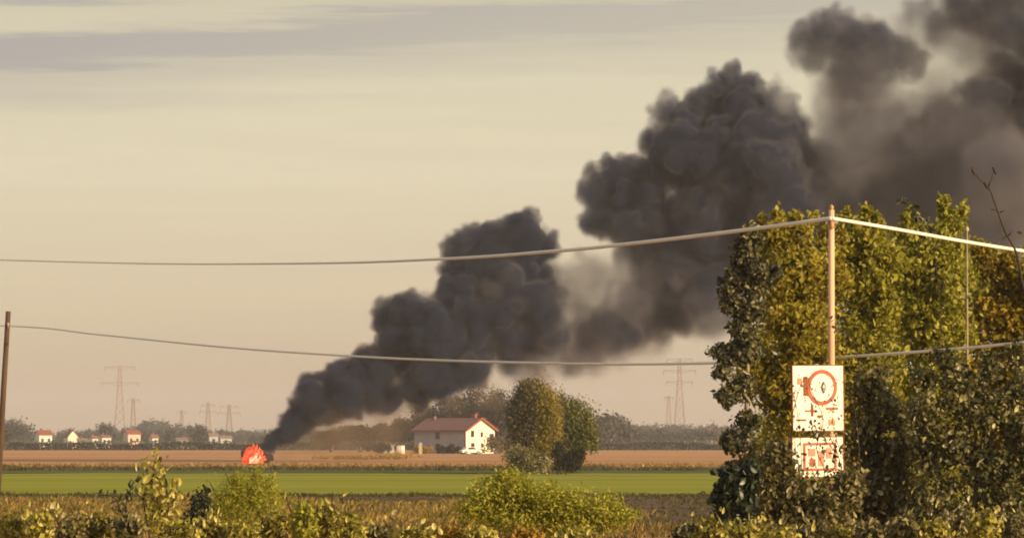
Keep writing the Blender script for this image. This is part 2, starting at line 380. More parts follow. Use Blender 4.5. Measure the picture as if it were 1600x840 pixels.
sheet('green_crop_field', -110, 110, 205, 352, 160, 110, M['green'], .03, .04, (.12, .25), wob=3)
sheet('dark_green_field', -150, 150, 350, 392, 100, 20, M['dkgreen'], .05, .05, (.1, .3), wob=2)
sheet('field_verge', -150, 150, 391, 470, 120, 24, M['verge'], .04, .05, (.1, .2), wob=3)
sheet('stubble_field', -600, 600, 468, 1345, 200, 120, M['stubble'], .04, .05, (.03, .08), wob=5)
sheet('far_field', -900, 900, 1340, 2100, 30, 20, M['dkgreen'], .03)

def blades(name, label, n, xr, yr, h, wdt, m, dens=None, cat='grass', lean=.5):
    """upright tufts of three-cornered blades"""
    x = rng.uniform(xr[0], xr[1], n); y = rng.uniform(yr[0], yr[1], n)
    x = np.where(True, x, x)
    if dens: 
        keep = np.array([dens(a, b) > rng.uniform() for a, b in zip(x, y)]); x = x[keep]; y = y[keep]; n = len(x)
    hh = h * rng.uniform(.4, 1.3, n) * (0.65 + .5 * np.array([mnoise.noise(Vector((a * .35, b * .2, 9))) for a, b in zip(x, y)]))
    z = np.array([gz(a, b) for a, b in zip(x, y)])
    a = rng.uniform(0, 3.14, n); ww = wdt * rng.uniform(.5, 1.4, n); lx = rng.normal(size=n) * lean * hh * .5; ly = rng.normal(size=n) * lean * hh * .5
    V = np.zeros((n, 4, 3)); cx, sx = np.cos(a) * ww, np.sin(a) * ww
    V[:, 0] = np.stack([x - cx, y - sx, z - .03], 1); V[:, 1] = np.stack([x + cx, y + sx, z - .03], 1)
    V[:, 2] = np.stack([x + lx + cx * .3, y + ly, z + hh], 1); V[:, 3] = np.stack([x + lx * .4 - cx, y + ly * .4, z + hh * .6], 1)
    o = link(name, leaf_mesh(name, V.reshape(-1, 3), M[m])); tag(o, label, cat, kind='stuff'); return o
blades('dry_grass', 'dry tan grass and weeds covering the near bank', 60000, (-13, 13), (40, 128), .22, .012, 'dry')
blades('rough_grass', 'olive rough grass mixed into the near bank', 22000, (-13, 13), (46, 128), .26, .014, 'grass')
blades('verge_grass', 'dark rough grass along the far edge of the green field', 22000, (-60, 60), (384, 398), .45, .09, 'grass', lean=.9)
blades('stubble_edge_grass', 'tan weeds along the front edge of the stubble field', 12000, (-75, 75), (440, 480), .40, .09, 'dry', lean=.9)
blades('crop_edge_grass', 'short dry weeds where the green crop meets bare soil', 9000, (-30, 30), (198, 210), .22, .03, 'grass', lean=.9)

blades('field_weeds', 'orange brown weeds scattered over the bare soil strip', 70000, (-20, 9), (112, 196), .30, .03, 'dryolive', dens=lambda a, b: max(0, min(1, (mnoise.noise(Vector((a * .12, b * .03, 3))) * 1.3 + .75 - .35 * max(0, a - 2) - .016 * max(0, b - 150)))), lean=.9)
blades('soil_weeds', 'short dark weeds and clods dotted over the ploughed soil', 16000, (-20, 14), (118, 206), .16, .05, 'grass', lean=1.2)
# ------------------------------------------------------------------ hedges
def hedge(name, label, x0, x1, Y, h, n, leaf, m='l_hedge', dep=2.0, hv=.35):
    root = empty(name, (0, Y, 0)); tag(root, label, 'hedge')
    x = rng.uniform(x0, x1, n); top = h * (1 + hv * np.array([mnoise.noise(Vector((a * .06, Y, 0))) + .6 * mnoise.noise(Vector((a * .3, Y, 4))) for a in x]))
    P = np.stack([x, rng.uniform(-dep, dep, n) * .5, rng.uniform(0, 1, n) ** .8 * top], 1)
    link('foliage', leaf_mesh('foliage', leaf_arrays(P, leaf, .8), M[m]), root)
    b = MB()
    for q in range(40):
        xx = x0 + (x1 - x0) * (q + .5) / 40; b.tube([(xx, 0, 0), (xx + .2, 0, h * .8)], [.06, .02], 4)
    tag(b.build('stems', M['bark'], root), kind='stuff')
    return root
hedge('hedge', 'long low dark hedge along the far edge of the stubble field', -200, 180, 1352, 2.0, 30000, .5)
hedge('hedge', 'grey green scrub line in front of the far houses', -260, 260, 1700, 2.6, 14000, .8, 'l_scrub', 5)

# ------------------------------------------------------------------ far trees (one thing each, meshes shared)
protos = []
for k in range(8):
    wd = (1.0, .8, .62, 1.2, .35, .9, 1.1, .7)[k]; g = np.random.default_rng(40 + k)
    bl = []
    for q in range(5):
        bl.append((g.uniform(-.3, .3) * wd, g.uniform(-.25, .25), g.uniform(.35, .72), .26 * wd * g.uniform(.7, 1.2), .26, .24 * g.uniform(.8, 1.2)))
    bl.append((0, 0, .45, .34 * wd, .3, .36))
    P, O = crown_points(bl, 900, .3, 14, .5, g); P[:, 2] = np.clip(P[:, 2], .02, 1.05)
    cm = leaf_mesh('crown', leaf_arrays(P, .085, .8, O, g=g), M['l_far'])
    tb = MB().tube([(0, 0, 0), (.01, 0, .3), (0, 0, .62)], [.035, .025, .01], 6).mesh('trunk', M['bark'])
    protos.append((tb, cm))
def far_tree(px, Y, hpx, k, label, group, wide=1.0):
    h = hpx * psz(Y); x = at(px, 690, Y).x; r = empty('far_tree', (x, Y, 0), random.uniform(0, 6.28)); tag(r, label, 'tree', group)
    for nm, me in zip(('trunk', 'crown'), protos[k]):
        o = link(nm, me, r); o.scale = (h * wide, h * wide, h)
    return r
# silhouette heights above the horizon, read off the photograph (x, pixels)
prof = [(-60, 26), (0, 30), (15, 36), (25, 34), (45, 24), (80, 18), (100, 22), (125, 24), (140, 22), (160, 30), (175, 22), (195, 26), (215, 30), (240, 34), (262, 32), (285, 30), (305, 26),
        (320, 24), (345, 22), (370, 26), (390, 22), (420, 22), (450, 20), (520, 26), (600, 30), (680, 30), (760, 30), (840, 30), (935, 40), (945, 50), (965, 50), (975, 42), (990, 30), (1020, 28),
        (1045, 32), (1075, 30), (1100, 30), (1130, 28), (1200, 30), (1700, 30)]
def hp(px):
    for a, b in zip(prof, prof[1:]):
        if a[0] <= px <= b[0]: return a[1] + (b[1] - a[1]) * (px - a[0]) / (b[0] - a[0])
    return 24
def seg(px):
    if px < 60: return 'hazy grey tree in the treeline left of the leftmost white house', 'treeline left of the white houses'
    if px < 186: return 'hazy grey tree in the treeline behind the white far houses', 'treeline behind the white far houses'
    if px < 380: return 'hazy grey tree in the treeline between the tall left pylon and the fire', 'treeline between the left pylon and the fire'
    if px < 800: return 'hazy grey tree in the treeline behind the smoke and the farm', 'treeline behind the farm'
    return 'hazy grey tree in the treeline below the tall right pylon', 'treeline below the right pylon'
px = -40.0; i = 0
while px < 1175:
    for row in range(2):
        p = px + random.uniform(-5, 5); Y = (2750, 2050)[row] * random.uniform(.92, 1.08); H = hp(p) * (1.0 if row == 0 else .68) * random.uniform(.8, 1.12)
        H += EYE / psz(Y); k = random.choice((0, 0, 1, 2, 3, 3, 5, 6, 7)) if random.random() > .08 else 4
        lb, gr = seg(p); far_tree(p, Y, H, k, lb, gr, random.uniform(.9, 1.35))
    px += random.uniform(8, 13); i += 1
far_tree(166, 1980, 52 - 10, 4, 'slim dark cypress standing behind the white far houses', None)
far_tree(311, 1700, 40, 4, 'slim dark tree between the long low building and the pale sheds', None)
far_tree(22, 1900, 50, 3, 'tall rounded tree just right of the left wooden pole', None, 1.1)
far_tree(7, 1320, 36, 2, 'small dark tree at the left edge by the hedge end', None, .8)
for q, (a, b) in enumerate(((952, 52), (968, 50), (938, 46))):
    far_tree(a, 1500, b + 11, (0, 1, 6)[q], ('hazy tree of the trio right of the willows, the middle one', 'hazy tree of the trio right of the willows, the rightmost one', 'hazy tree of the trio right of the willows, nearest them')[q], 'trio right of the willows', 1.0)
for q in range(7):
    a = 985 + q * 22; far_tree(a, 1750, 26 + 12 * random.random(), (0, 3, 5)[q % 3], 'low round bush in front of the treeline below the right pylon', 'low bushes below the right pylon', 1.2)

# ------------------------------------------------------------------ far houses
WALLS = {}
def wallm(c):
    if c not in WALLS: WALLS[c] = mat('far_wall_plaster', c, .9, tuple(v * .85 for v in c), .3)
    return WALLS[c]
def house(name, label, px, Y, wpx, hpx, roofpx, rot, wall, roofc='roof', wins=2, group=None, base=0.0, dratio=.75):
    k = psz(Y); W = wpx * k; H = hpx * k; D = W * dratio; RH = roofpx * k; x = at(px, 690, Y).x
    r = empty(name, (x, Y, base), R(rot)); tag(r, label, 'house', group)
    b = MB(); b.box(-W/2, W/2, -D/2, D/2, 0, H)
    b.add([(-W/2, -D/2, H), (-W/2, D/2, H), (-W/2, 0, H + RH)], [(0, 2, 1)]).add([(W/2, -D/2, H), (W/2, D/2, H), (W/2, 0, H + RH)], [(0, 1, 2)])
    b.build('wall', wallm(wall), r)
    o = .35; t = .25; rb = MB()
    for s in (-1, 1):
        e = (s * (D/2 + o), H - o * RH / (D/2)); 
        v = [(-W/2 - o, e[0], e[1]), (W/2 + o, e[0], e[1]), (W/2 + o, 0, H + RH), (-W/2 - o, 0, H + RH)]
        v += [(p[0], p[1], p[2] + t) for p in v]
        rb.add(v, [(0, 3, 2, 1), (4, 5, 6, 7), (0, 1, 5, 4), (1, 2, 6, 5), (2, 3, 7, 6), (3, 0, 4, 7)])
    ro = rb.build('roof', M[roofc], r)
    MB().box(-W*.2, -W*.2 + .7, .1, .8, H + RH * .5, H + RH + .9).build('chimney', M['roof'], ro)
    for q in range(wins):
        xx = -W/2 + W * (q + .5) / wins
        f = MB().box(xx - .55, xx + .55, -D/2 - .08, -D/2 - .003, H * .42, H * .42 + 1.5).build('window', M['frame'], r)
        MB().box(xx - .42, xx + .42, -D/2 - .12, -D/2 - .083, H * .42 + .13, H * .42 + 1.37).build('pane', M['pane'], f)
    return r
WH = (.84, .78, .66); PK = (.80, .55, .42); GR = (.42, .42, .42)
house('far_house', 'white far house with a red roof, leftmost in the view', 68, 1850, 22, 21, 6, 30, WH, 'roofrim', 2)
house('far_house', 'cream gabled far house with a dark roof, second from the left', 111, 1800, 16, 18, 10, 118, (.86, .74, .55), 'roof', 2, dratio=1.1)
house('far_shed', 'low greyish far shed right of the cream gabled house', 130, 1780, 18, 12, 3, 5, (.55, .5, .48), 'steel', 1)
house('far_house', 'small bright white far house with its roof in shade, left one of two', 146, 1760, 12, 16, 3, 48, WH, 'roof', 1)
house('far_house', 'wider bright white far house right of its small white twin', 163, 1770, 17, 17, 3, 40, WH, 'roof', 2)
house('far_house', 'pinkish far house with a red roof near the tall left pylon', 206, 1900, 22, 22, 5, 32, PK, 'roofrim', 2)
house('far_house', 'small white far house in two steps left of the long low building', 240, 1750, 12, 17, 4, 42, WH, 'roof', 1)
house('far_barn', 'long low pale farm building beside the slim dark tree', 293, 1780, 34, 14, 2, 3, (.46, .43, .34), 'steel', 4, dratio=.3)
house('far_shed', 'pale grey far shed right of the slim dark tree', 333, 1740, 14, 20, 3, 14, (.5, .5, .5), 'steel', 1)
house('far_shed', 'low pale far shed nearest to the fire', 352, 1780, 18, 16, 3, 14, (.55, .55, .53), 'steel', 1)
house('far_house', 'tiny white far house just right of the willows', 929, 1700, 9, 18, 2, 40, WH, 'roof', 1)
house('far_shed', 'grey far shed between two lit houses right of the willows', 951, 1800, 14, 14, 3, 5, (.36, .35, .33), 'steel', 1)
house('far_house', 'pink lit far house with a red roof between willows and right pylon', 980, 1850, 17, 23, 4, 35, PK, 'roofrim', 1)
house('far_house', 'glowing orange lit far house at the left edge of the big thicket', 1112, 1800, 19, 24, 5, 45, (.88, .62, .40), 'roofrim', 1)

# ------------------------------------------------------------------ the farmhouse
def farmhouse():
    W, D, H, RH = 13.4, 9.0, 4.7, 2.2; th = R(-39); cx = at(728, 690, 960).x
    off = Vector((W/2, -D/2, 0)); off.rotate(Matrix.Rotation(th, 3, 'Z')); c = Vector((cx, 960, 0)) - off
    r = empty('farmhouse', (c.x, c.y, 0), th)
    tag(r, 'two storey farmhouse with red tiled roof and sunlit cream gable beside the willows', 'house')
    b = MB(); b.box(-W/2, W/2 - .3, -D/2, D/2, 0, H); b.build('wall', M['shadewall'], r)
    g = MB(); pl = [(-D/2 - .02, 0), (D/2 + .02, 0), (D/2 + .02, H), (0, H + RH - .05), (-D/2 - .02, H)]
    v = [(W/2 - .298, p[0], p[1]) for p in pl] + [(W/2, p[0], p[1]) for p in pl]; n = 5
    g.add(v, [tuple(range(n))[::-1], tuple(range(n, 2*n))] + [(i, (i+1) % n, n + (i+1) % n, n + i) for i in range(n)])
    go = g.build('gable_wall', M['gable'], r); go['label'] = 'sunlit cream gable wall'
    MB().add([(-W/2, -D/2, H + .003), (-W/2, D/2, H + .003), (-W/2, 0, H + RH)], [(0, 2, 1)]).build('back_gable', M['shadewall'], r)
    o = .5; t = .22; rb = MB()
    for s in (-1, 1):
        e = (s * (D/2 + o), H - o * RH / (D/2)); v = [(-W/2 - o, e[0], e[1]), (W/2 + o, e[0], e[1]), (W/2 + o, 0, H + RH), (-W/2 - o, 0, H + RH)]
        v += [(p[0], p[1], p[2] + t) for p in v]
        rb.add(v, [(0, 3, 2, 1), (4, 5, 6, 7), (0, 1, 5, 4), (1, 2, 6, 5), (2, 3, 7, 6), (3, 0, 4, 7)])
    ro = rb.build('roof', M['roof'], r)
    MB().box(W/2 - 2.4, W/2 - 1.6, .2, 1.0, H + RH - .6, H + RH + .9).box(W/2 - 2.5, W/2 - 1.5, .1, 1.1, H + RH + .901, H + RH + 1.05).build('chimney', M['roofrim'], ro)
    MB().box(-W/2 + 1.6, -W/2 + 2.2, -.9, -.2, H + RH - .6, H + RH + .6).build('chimney', M['roof'], ro)
    # verge boards on the gable, red
    for s in (-1, 1):
        vb = MB(); y0, z0 = s * (D/2 + o), H - o * RH / (D/2)
        vb.add([(W/2 + o, y0, z0 - .12), (W/2 + o, 0, H + RH - .12), (W/2 + o, 0, H + RH + .35), (W/2 + o, y0, z0 + .35),
                (W/2 + o + .12, y0, z0 - .12), (W/2 + o + .12, 0, H + RH - .12), (W/2 + o + .12, 0, H + RH + .35), (W/2 + o + .12, y0, z0 + .35)],
               [(0, 1, 2, 3), (7, 6, 5, 4), (0, 4, 5, 1), (1, 5, 6, 2), (2, 6, 7, 3), (3, 7, 4, 0)])
        vb.build('verge_board', M['roofrim'], r)
    MB().box(-W/2 - .3, W/2 + .3, -D/2 - .66, -D/2 - .5, H - .42, H - .26).build('gutter', M['frame'], r)
    MB().box(W/2 - .28, W/2 + .03, -D/2 - .16, -D/2 - .025, 0, H - .3).build('downpipe', M['roofrim'], r)
    def wing(x, z, w_, h_):
        f = MB().box(x - w_/2, x + w_/2, -D/2 - .1, -D/2 - .003, z, z + h_).build('window', M['frame'], r)
        MB().box(x - w_/2 + .12, x + w_/2 - .12, -D/2 - .14, -D/2 - .103, z + .12, z + h_ - .12).build('pane', M['pane'], f)
    for x in (-.6,): wing(x, 2.9, 1.1, 1.4)
    for x in (-.5, 3.2): wing(x, .7, 1.2, 1.3)
    def gwin(y, z, w_, h_, nm='window'):
        f = MB().box(W/2 + .003, W/2 + .09, y - w_/2, y + w_/2, z, z + h_).build(nm, M['frame'], r)
        MB().box(W/2 + .093, W/2 + .13, y - w_/2 + .12, y + w_/2 - .12, z + .12, z + h_ - .1).build('pane', M['pane'], f)
    gwin(-2.5, 3.3, 1.0, 1.3); gwin(-2.4, .02, 1.1, 2.1, 'door'); gwin(.4, 3.3, .7, 1.0); gwin(.5, 1.2, .7, .9); gwin(3.5, 1.4, 1.3, 2.6)
farmhouse()
# small things about the farm
def bale(px, Y, rad, label):
    r = empty('wrapped_bale', (at(px, 690, Y).x, Y, rad)); tag(r, label, 'bale'); b = MB()
    b.tube([(-.75, 0, 0), (-.66, 0, 0), (.66, 0, 0), (.75, 0, 0)], [rad * .86, rad, rad, rad * .86], 20); b.build('bale_body', M['wrap'], r, True)
    MB().tube([(-.05, 0, 0), (.05, 0, 0)], [rad + .012] * 2, 20, cap=False).build('binding', M['galv'], r)
bale(626, 900, 0.85, 'round pale wrapped bale lying left of the farmhouse')
house('garden_shed', 'small pale shed left of the wrapped bale', 606, 1010, 17, 13, 4, 12, (.50, .48, .44), 'steel', 1)
pb = empty('gate_pillar', (at(657, 690, 900).x, 900, 0)); tag(pb, 'short pale gate pillar in the field in front of the farmhouse', 'pillar')
MB().box(-.3, .3, -.3, .3, 0, 1.9).build('shaft', M['polepale'], pb); MB().add([(-.4,-.4,1.9),(.4,-.4,1.9),(.4,.4,1.9),(-.4,.4,1.9),(0,0,2.3)], [(3,2,1,0),(0,1,4),(1,2,4),(2,3,4),(3,0,4)]).build('cap', M['polepale'], pb)
def car(px, Y, rz, label):
    r = empty('parked_car', (at(px, 690, Y).x, Y, 0), R(rz)); tag(r, label, 'car')
    pr = [(-2.0, .35), (-2.05, .75), (-1.5, .9), (-1.0, 1.38), (.45, 1.42), (1.1, .95), (1.95, .8), (2.05, .35)]
    MB().prism(pr, -.82, .82).build('body', M['carwhite'], r)
    MB().prism([(-.92, .93), (-.75, 1.3), (.35, 1.33), (.85, .95)], -.835, .835).build('side_window', M['pane'], r)
    for sx in (-1.25, 1.25):
        for sy in (-.78, .78):
            o = MB().tube([(sx, sy - .1, .32), (sx, sy + .1, .32)], [.32, .32], 14).build('wheel', M['tyre'], r)
            MB().tube([(sx, sy - .115, .32), (sx, sy + .115, .32)], [.18, .18], 10).build('rim', M['galv'], o)
car(735, 905, 25, 'small white car parked in front of the farmhouse gable')
def bush(px, Y, wpx, hpx, n, leaf, m, label, group=None, name='bush'):
    """rounded shrub: foliage and stems"""
    k = psz(Y); x = at(px, 690, Y).x; g0 = gz(x, Y); r = empty(name, (x, Y, g0)); tag(r, label, 'bush', group)
    bl = []
    for q in range(5): bl.append((random.uniform(-.5, .5) * wpx * k, random.uniform(-.3, .3) * wpx * k, hpx * k * random.uniform(.35, .62), wpx * k * .35, wpx * k * .35, hpx * k * .36))
    P, O = crown_points(bl, n, .3, 16, .4); P[:, 2] = np.abs(P[:, 2])
    link('foliage', leaf_mesh('foliage', leaf_arrays(P, leaf, .7, O), M[m]), r)
    b = MB()
    for q in range(5): b.tube([(0, 0, -.05), (bl[q][0] * .5, bl[q][1] * .5, bl[q][2] * .5), bl[q][:3]], [.05, .035, .012], 4)
    b.build('stems', M['bark'], r)
    return r
bush(660, 945, 26, 13, 900, .4, 'l_orange', 'rust brown bush left under the long farmhouse wall')
bush(690, 940, 18, 15, 700, .4, 'l_mid', 'dark bush in the middle of the long farmhouse wall')
bush(712, 935, 16, 12, 700, .4, 'l_mid', 'dark bush at the right end of the long farmhouse wall')
bush(754, 930, 24, 9, 700, .35, 'l_orange', 'low red brown bush in front of the cream gable')
bush(780, 935, 34, 28, 1600, .4, 'l_willow', 'brown green bush between the cream gable and the willows')
bush(590, 975, 30, 18, 900, .4, 'l_mid', 'low dark bush left of the small shed')
bush(570, 640, 120, 9, 900, .35, 'l_orange', 'low rusty weed patch in the stubble field left of the farm')
# trees at the farm
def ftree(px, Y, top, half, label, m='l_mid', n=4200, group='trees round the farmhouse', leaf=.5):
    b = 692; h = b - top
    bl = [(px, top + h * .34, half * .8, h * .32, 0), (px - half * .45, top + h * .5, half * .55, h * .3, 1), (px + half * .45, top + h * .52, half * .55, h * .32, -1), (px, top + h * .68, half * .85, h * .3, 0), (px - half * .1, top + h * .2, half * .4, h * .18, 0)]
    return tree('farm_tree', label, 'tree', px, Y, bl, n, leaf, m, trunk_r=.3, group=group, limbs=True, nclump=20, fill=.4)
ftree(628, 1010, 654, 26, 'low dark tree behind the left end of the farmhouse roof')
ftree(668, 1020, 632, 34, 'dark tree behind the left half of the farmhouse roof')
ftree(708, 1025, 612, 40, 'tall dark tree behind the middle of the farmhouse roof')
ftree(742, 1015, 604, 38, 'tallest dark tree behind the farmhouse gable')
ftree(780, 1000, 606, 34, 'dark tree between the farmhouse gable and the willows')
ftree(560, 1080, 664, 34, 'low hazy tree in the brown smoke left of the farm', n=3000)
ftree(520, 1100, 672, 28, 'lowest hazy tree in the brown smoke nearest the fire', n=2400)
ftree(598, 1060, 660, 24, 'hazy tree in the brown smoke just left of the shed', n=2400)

# ------------------------------------------------------------------ willows in the middle
tree('willow_tree', 'broad brown green willow with a domed top, left of the clump', 'tree', 828, 350,
     [(836, 632, 36, 42, 0), (818, 650, 30, 44, .3), (850, 655, 32, 46, -.2), (816, 695, 28, 42, 0), (845, 700, 36, 38, -.3), (830, 612, 22, 22, 0)],
     26000, .17, 'l_willow', trunk_r=.17, group='willow clump', nclump=40, fill=.5, droop=.7, clump=.2)
tree('willow_tree', 'narrow yellowish willow lit in the centre of the clump', 'tree', 856, 345,
     [(856, 640, 16, 36, -.4), (860, 668, 17, 38, -.5), (852, 690, 16, 34, -.4)], 7000, .17, 'l_willowy', trunk_r=.08, group='willow clump', nclump=24, fill=.5, droop=.7)
tree('willow_tree', 'green tree sloping down on the right side of the willow clump', 'tree', 898, 356,
     [(886, 640, 20, 26, 0), (905, 655, 22, 28, 0), (918, 675, 20, 24, 0), (888, 680, 20, 34, 0), (898, 705, 20, 26, 0), (925, 690, 12, 16, 0)],
     12000, .18, 'l_willowg', trunk_r=.13, group='willow clump', nclump=30, fill=.3)
tree('scrub_tree', 'low dark brown scrub at the foot of the willow clump, left', 'shrub', 812, 340,
     [(806, 712, 16, 20, 0), (826, 718, 20, 18, -.2), (848, 722, 18, 14, -.2)], 6000, .14, 'l_dull', trunk_r=.06, group='scrub under the willows', fill=.5)
tree('scrub_tree', 'grey green scrub at the foot of the willow clump, right', 'shrub', 885, 340,
     [(872, 712, 14, 24, 0), (892, 722, 16, 16, 0), (905, 712, 10, 14, 0)], 5000, .14, 'l_mid', trunk_r=.06, group='scrub under the willows', fill=.5)

# ------------------------------------------------------------------ pylons
def pylon(px, Y, toppx, label, arms=(1.0, .86, .72), name='electricity_pylon', wb=7.0, armw=8.0, member=.17, group='distant pylons'):
    H = toppx * psz(Y) + EYE; r = empty(name, (at(px, 690, Y).x, Y, 0), R(random.uniform(-15, 15))); tag(r, label, 'pylon', group)
    def wd(f): return wb / 2 * (1 - f) ** 1.3 + .7
    b = MB(); nseg = 9
    lv = [(1 - (1 - i / nseg) ** 1.1) for i in range(nseg + 1)]
    for sx in (-1, 1):
        for sy in (-1, 1): b.tube([(sx * wd(f), sy * wd(f), H * f) for f in lv], member, 4)
    b.build('tower_legs', M['steel'], r); b = MB()
    for i in range(nseg):
        a, c = lv[i], lv[i+1]
        for s in (-1, 1):
            for ax in (0, 1):
                def P(u, f): return (u * wd(f), s * wd(f), H * f) if ax == 0 else (s * wd(f), u * wd(f), H * f)
                b.tube([P(-1, a), P(1, c)], member * .6, 3); b.tube([P(1, a), P(-1, c)], member * .6, 3); b.tube([P(-1, c), P(1, c)], member * .6, 3)
    b.build('bracing', M['steel'], r)
    for q, f in enumerate(arms):
        aw = armw * (1, 1.25, 1)[q % 3]; a = MB(); z = H * f
        for s in (-1, 1):
            a.tube([(0, -.6, z), (s * aw, 0, z - .2)], member * .8, 3); a.tube([(0, .6, z), (s * aw, 0, z - .2)], member * .8, 3); a.tube([(0, 0, z - 2.0), (s * aw, 0, z - .2)], member * .8, 3)
        ao = a.build('crossarm', M['steel'], r)
        for s in (-1, 1): MB().tube([(s * aw, 0, z - .2), (s * aw, 0, z - 2.6)], .2, 5).build('insulator', M['steel'], ao)
pylon(187, 3000, 118, 'tall lattice pylon at the far left above the treeline', (1.0, .8), armw=9)
pylon(208, 3300, 68, 'shorter pylon just right of the tall left one', (.98,), wb=4, armw=4, member=.22)
pylon(325, 3600, 62, 'faint distant pylon, left one of two near the fire', (.95, .8), wb=5, armw=5)
pylon(358, 3300, 58, 'small distant pylon nearest the fire', (.97, .82), wb=5, armw=6, member=.18)
pylon(284, 4000, 50, 'faintest small pylon halfway between the left pylon and the fire', (.95,), wb=4, armw=4)
pylon(1062, 3000, 130, 'tall lattice pylon right of the willows', (1.0, .87, .74), armw=8, member=.18)
pylon(1045, 3300, 72, 'short pylon just left of the tall right one', (.98,), wb=4, armw=3, member=.22)

# ------------------------------------------------------------------ poles, cables
def catenary(p0, p1, sag, n=60):
    return [p0.lerp(p1, i / n) + Vector((0, 0, -4 * sag * (i / n) * (1 - i / n))) for i in range(n + 1)]
PY = 87.0
pl = empty('utility_pole', (at(1300, 690, PY).x, PY, gz(0, PY))); tag(pl, 'sunlit weathered utility pole rising in front of the thicket with a cable on top', 'pole')
H = at(1300, 328, PY).z - pl.location.z
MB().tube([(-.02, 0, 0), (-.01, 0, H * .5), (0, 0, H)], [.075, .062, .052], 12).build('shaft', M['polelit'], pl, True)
MB().tube([(0, 0, H), (0, 0, H + .06), (0, 0, H + .10)], [.035, .042, .015], 10).build('top_insulator', M['ceram'], pl, True)
MB().box(-.11, .11, -.085, -.06, H - .25, H - .19).build('cable_bracket', M['galv'], pl)
MB().tube([(0, -.09, H - .34), (0, -.09, H - .20)], [.04, .04], 8).build('clamp', M['ceram'], pl, True)
def fit(ctrl, n=24):
    """smooth line through world points (Catmull-Rom)"""
    o = []
    for i in range(len(ctrl) - 1):
        p0 = ctrl[max(i-1, 0)]; p1 = ctrl[i]; p2 = ctrl[i+1]; p3 = ctrl[min(i+2, len(ctrl)-1)]
        for k in range(n):
            t = k / n; o.append(.5 * ((2*p1) + (p2-p0)*t + (2*p0-5*p1+4*p2-p3)*t*t + (3*p1-p0-3*p2+p3)*t**3))
    o.append(ctrl[-1]); return o
def cable(name, label, pts, r, loc, m='cable'):
    b = MB(); ps = [Vector(p) - loc for p in pts]; b.tube(ps, r, 8); o = b.build(name, M[m], None, True, loc); tag(o, label, 'cable'); return o
# the line runs away to the left, so the cable thins
up = [at(x_, y_, Y_) for x_, y_, Y_ in ((-2600, 300, 620), (-1400, 350, 480), (-400, 392, 350), (-200, 399, 320), (0, 406, 285), (250, 412, 240), (500, 411, 180), (700, 404, 122), (870, 392, 99), (1000, 379, 92), (1150, 361, 88.5), (1300, 341, 86.85))]
cable('upper_cable', 'thick pale cable sagging left from the sunlit pole across the smoke', fit(up), .036, Vector(up[-1]))
rt = [at(x_, y_, Y_) for x_, y_, Y_ in ((1300, 341, 86.85), (1400, 358, 88), (1500, 376, 89), (1580, 389, 90.5), (1680, 404, 93), (1800, 420, 96), (2400, 470, 110), (3200, 470, 130), (4200, 430, 155))]
cable('upper_cable', 'thinner pale cable running right from the sunlit pole over the treetops', fit(rt), .032, Vector(rt[0]))
low = [at(x_, y_, Y_) for x_, y_, Y_ in ((-700, 470, 330), (-300, 500, 262), (13, 509, 209.8), (150, 522, 180), (350, 542, 150), (550, 556, 124), (700, 563, 110), (900, 568, 101), (1050, 568, 97), (1170, 565, 94), (1240, 562, 92.5), (1340, 556, 91.5), (1480, 546, 90), (1600, 535, 88), (1800, 518, 86), (2400, 470, 80), (3300, 400, 74), (4300, 310, 68))]
cable('lower_cable', 'pale cable hanging low across the smoke from the left wooden pole to the right', fit(low), .027, Vector(low[2]))
lp = empty('wooden_pole', (at(-4, 690, 210).x, 210, 0)); tag(lp, 'dark leaning wooden pole at the left edge of the view', 'pole')
tp = at(13, 486, 210) - lp.location
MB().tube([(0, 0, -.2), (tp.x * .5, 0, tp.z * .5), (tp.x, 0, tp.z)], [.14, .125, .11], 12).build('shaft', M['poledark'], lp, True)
MB().tube([(tp.x, -.12, tp.z - .72), (tp.x, -.12, tp.z - .5)], [.05, .05], 8).build('clamp', M['ceram'], lp, True)
p2 = empty('slim_pole', (at(1515, 690, 95).x, 95.4, gz(0, 95))); tag(p2, 'slim pale pole half hidden in the leaves right of the sunlit pole', 'pole')
H2 = at(1515, 362, 95.4).z - p2.location.z
MB().tube([(0, 0, 0), (0, 0, H2)], [.026, .016], 10).build('shaft', M['palebark'], p2, True)
MB().tube([(0, 0, H2), (0, 0, H2 + .06), (0, 0, H2 + .1)], [.03, .04, .015], 10).build('insulator', M['polepale'], p2, True)

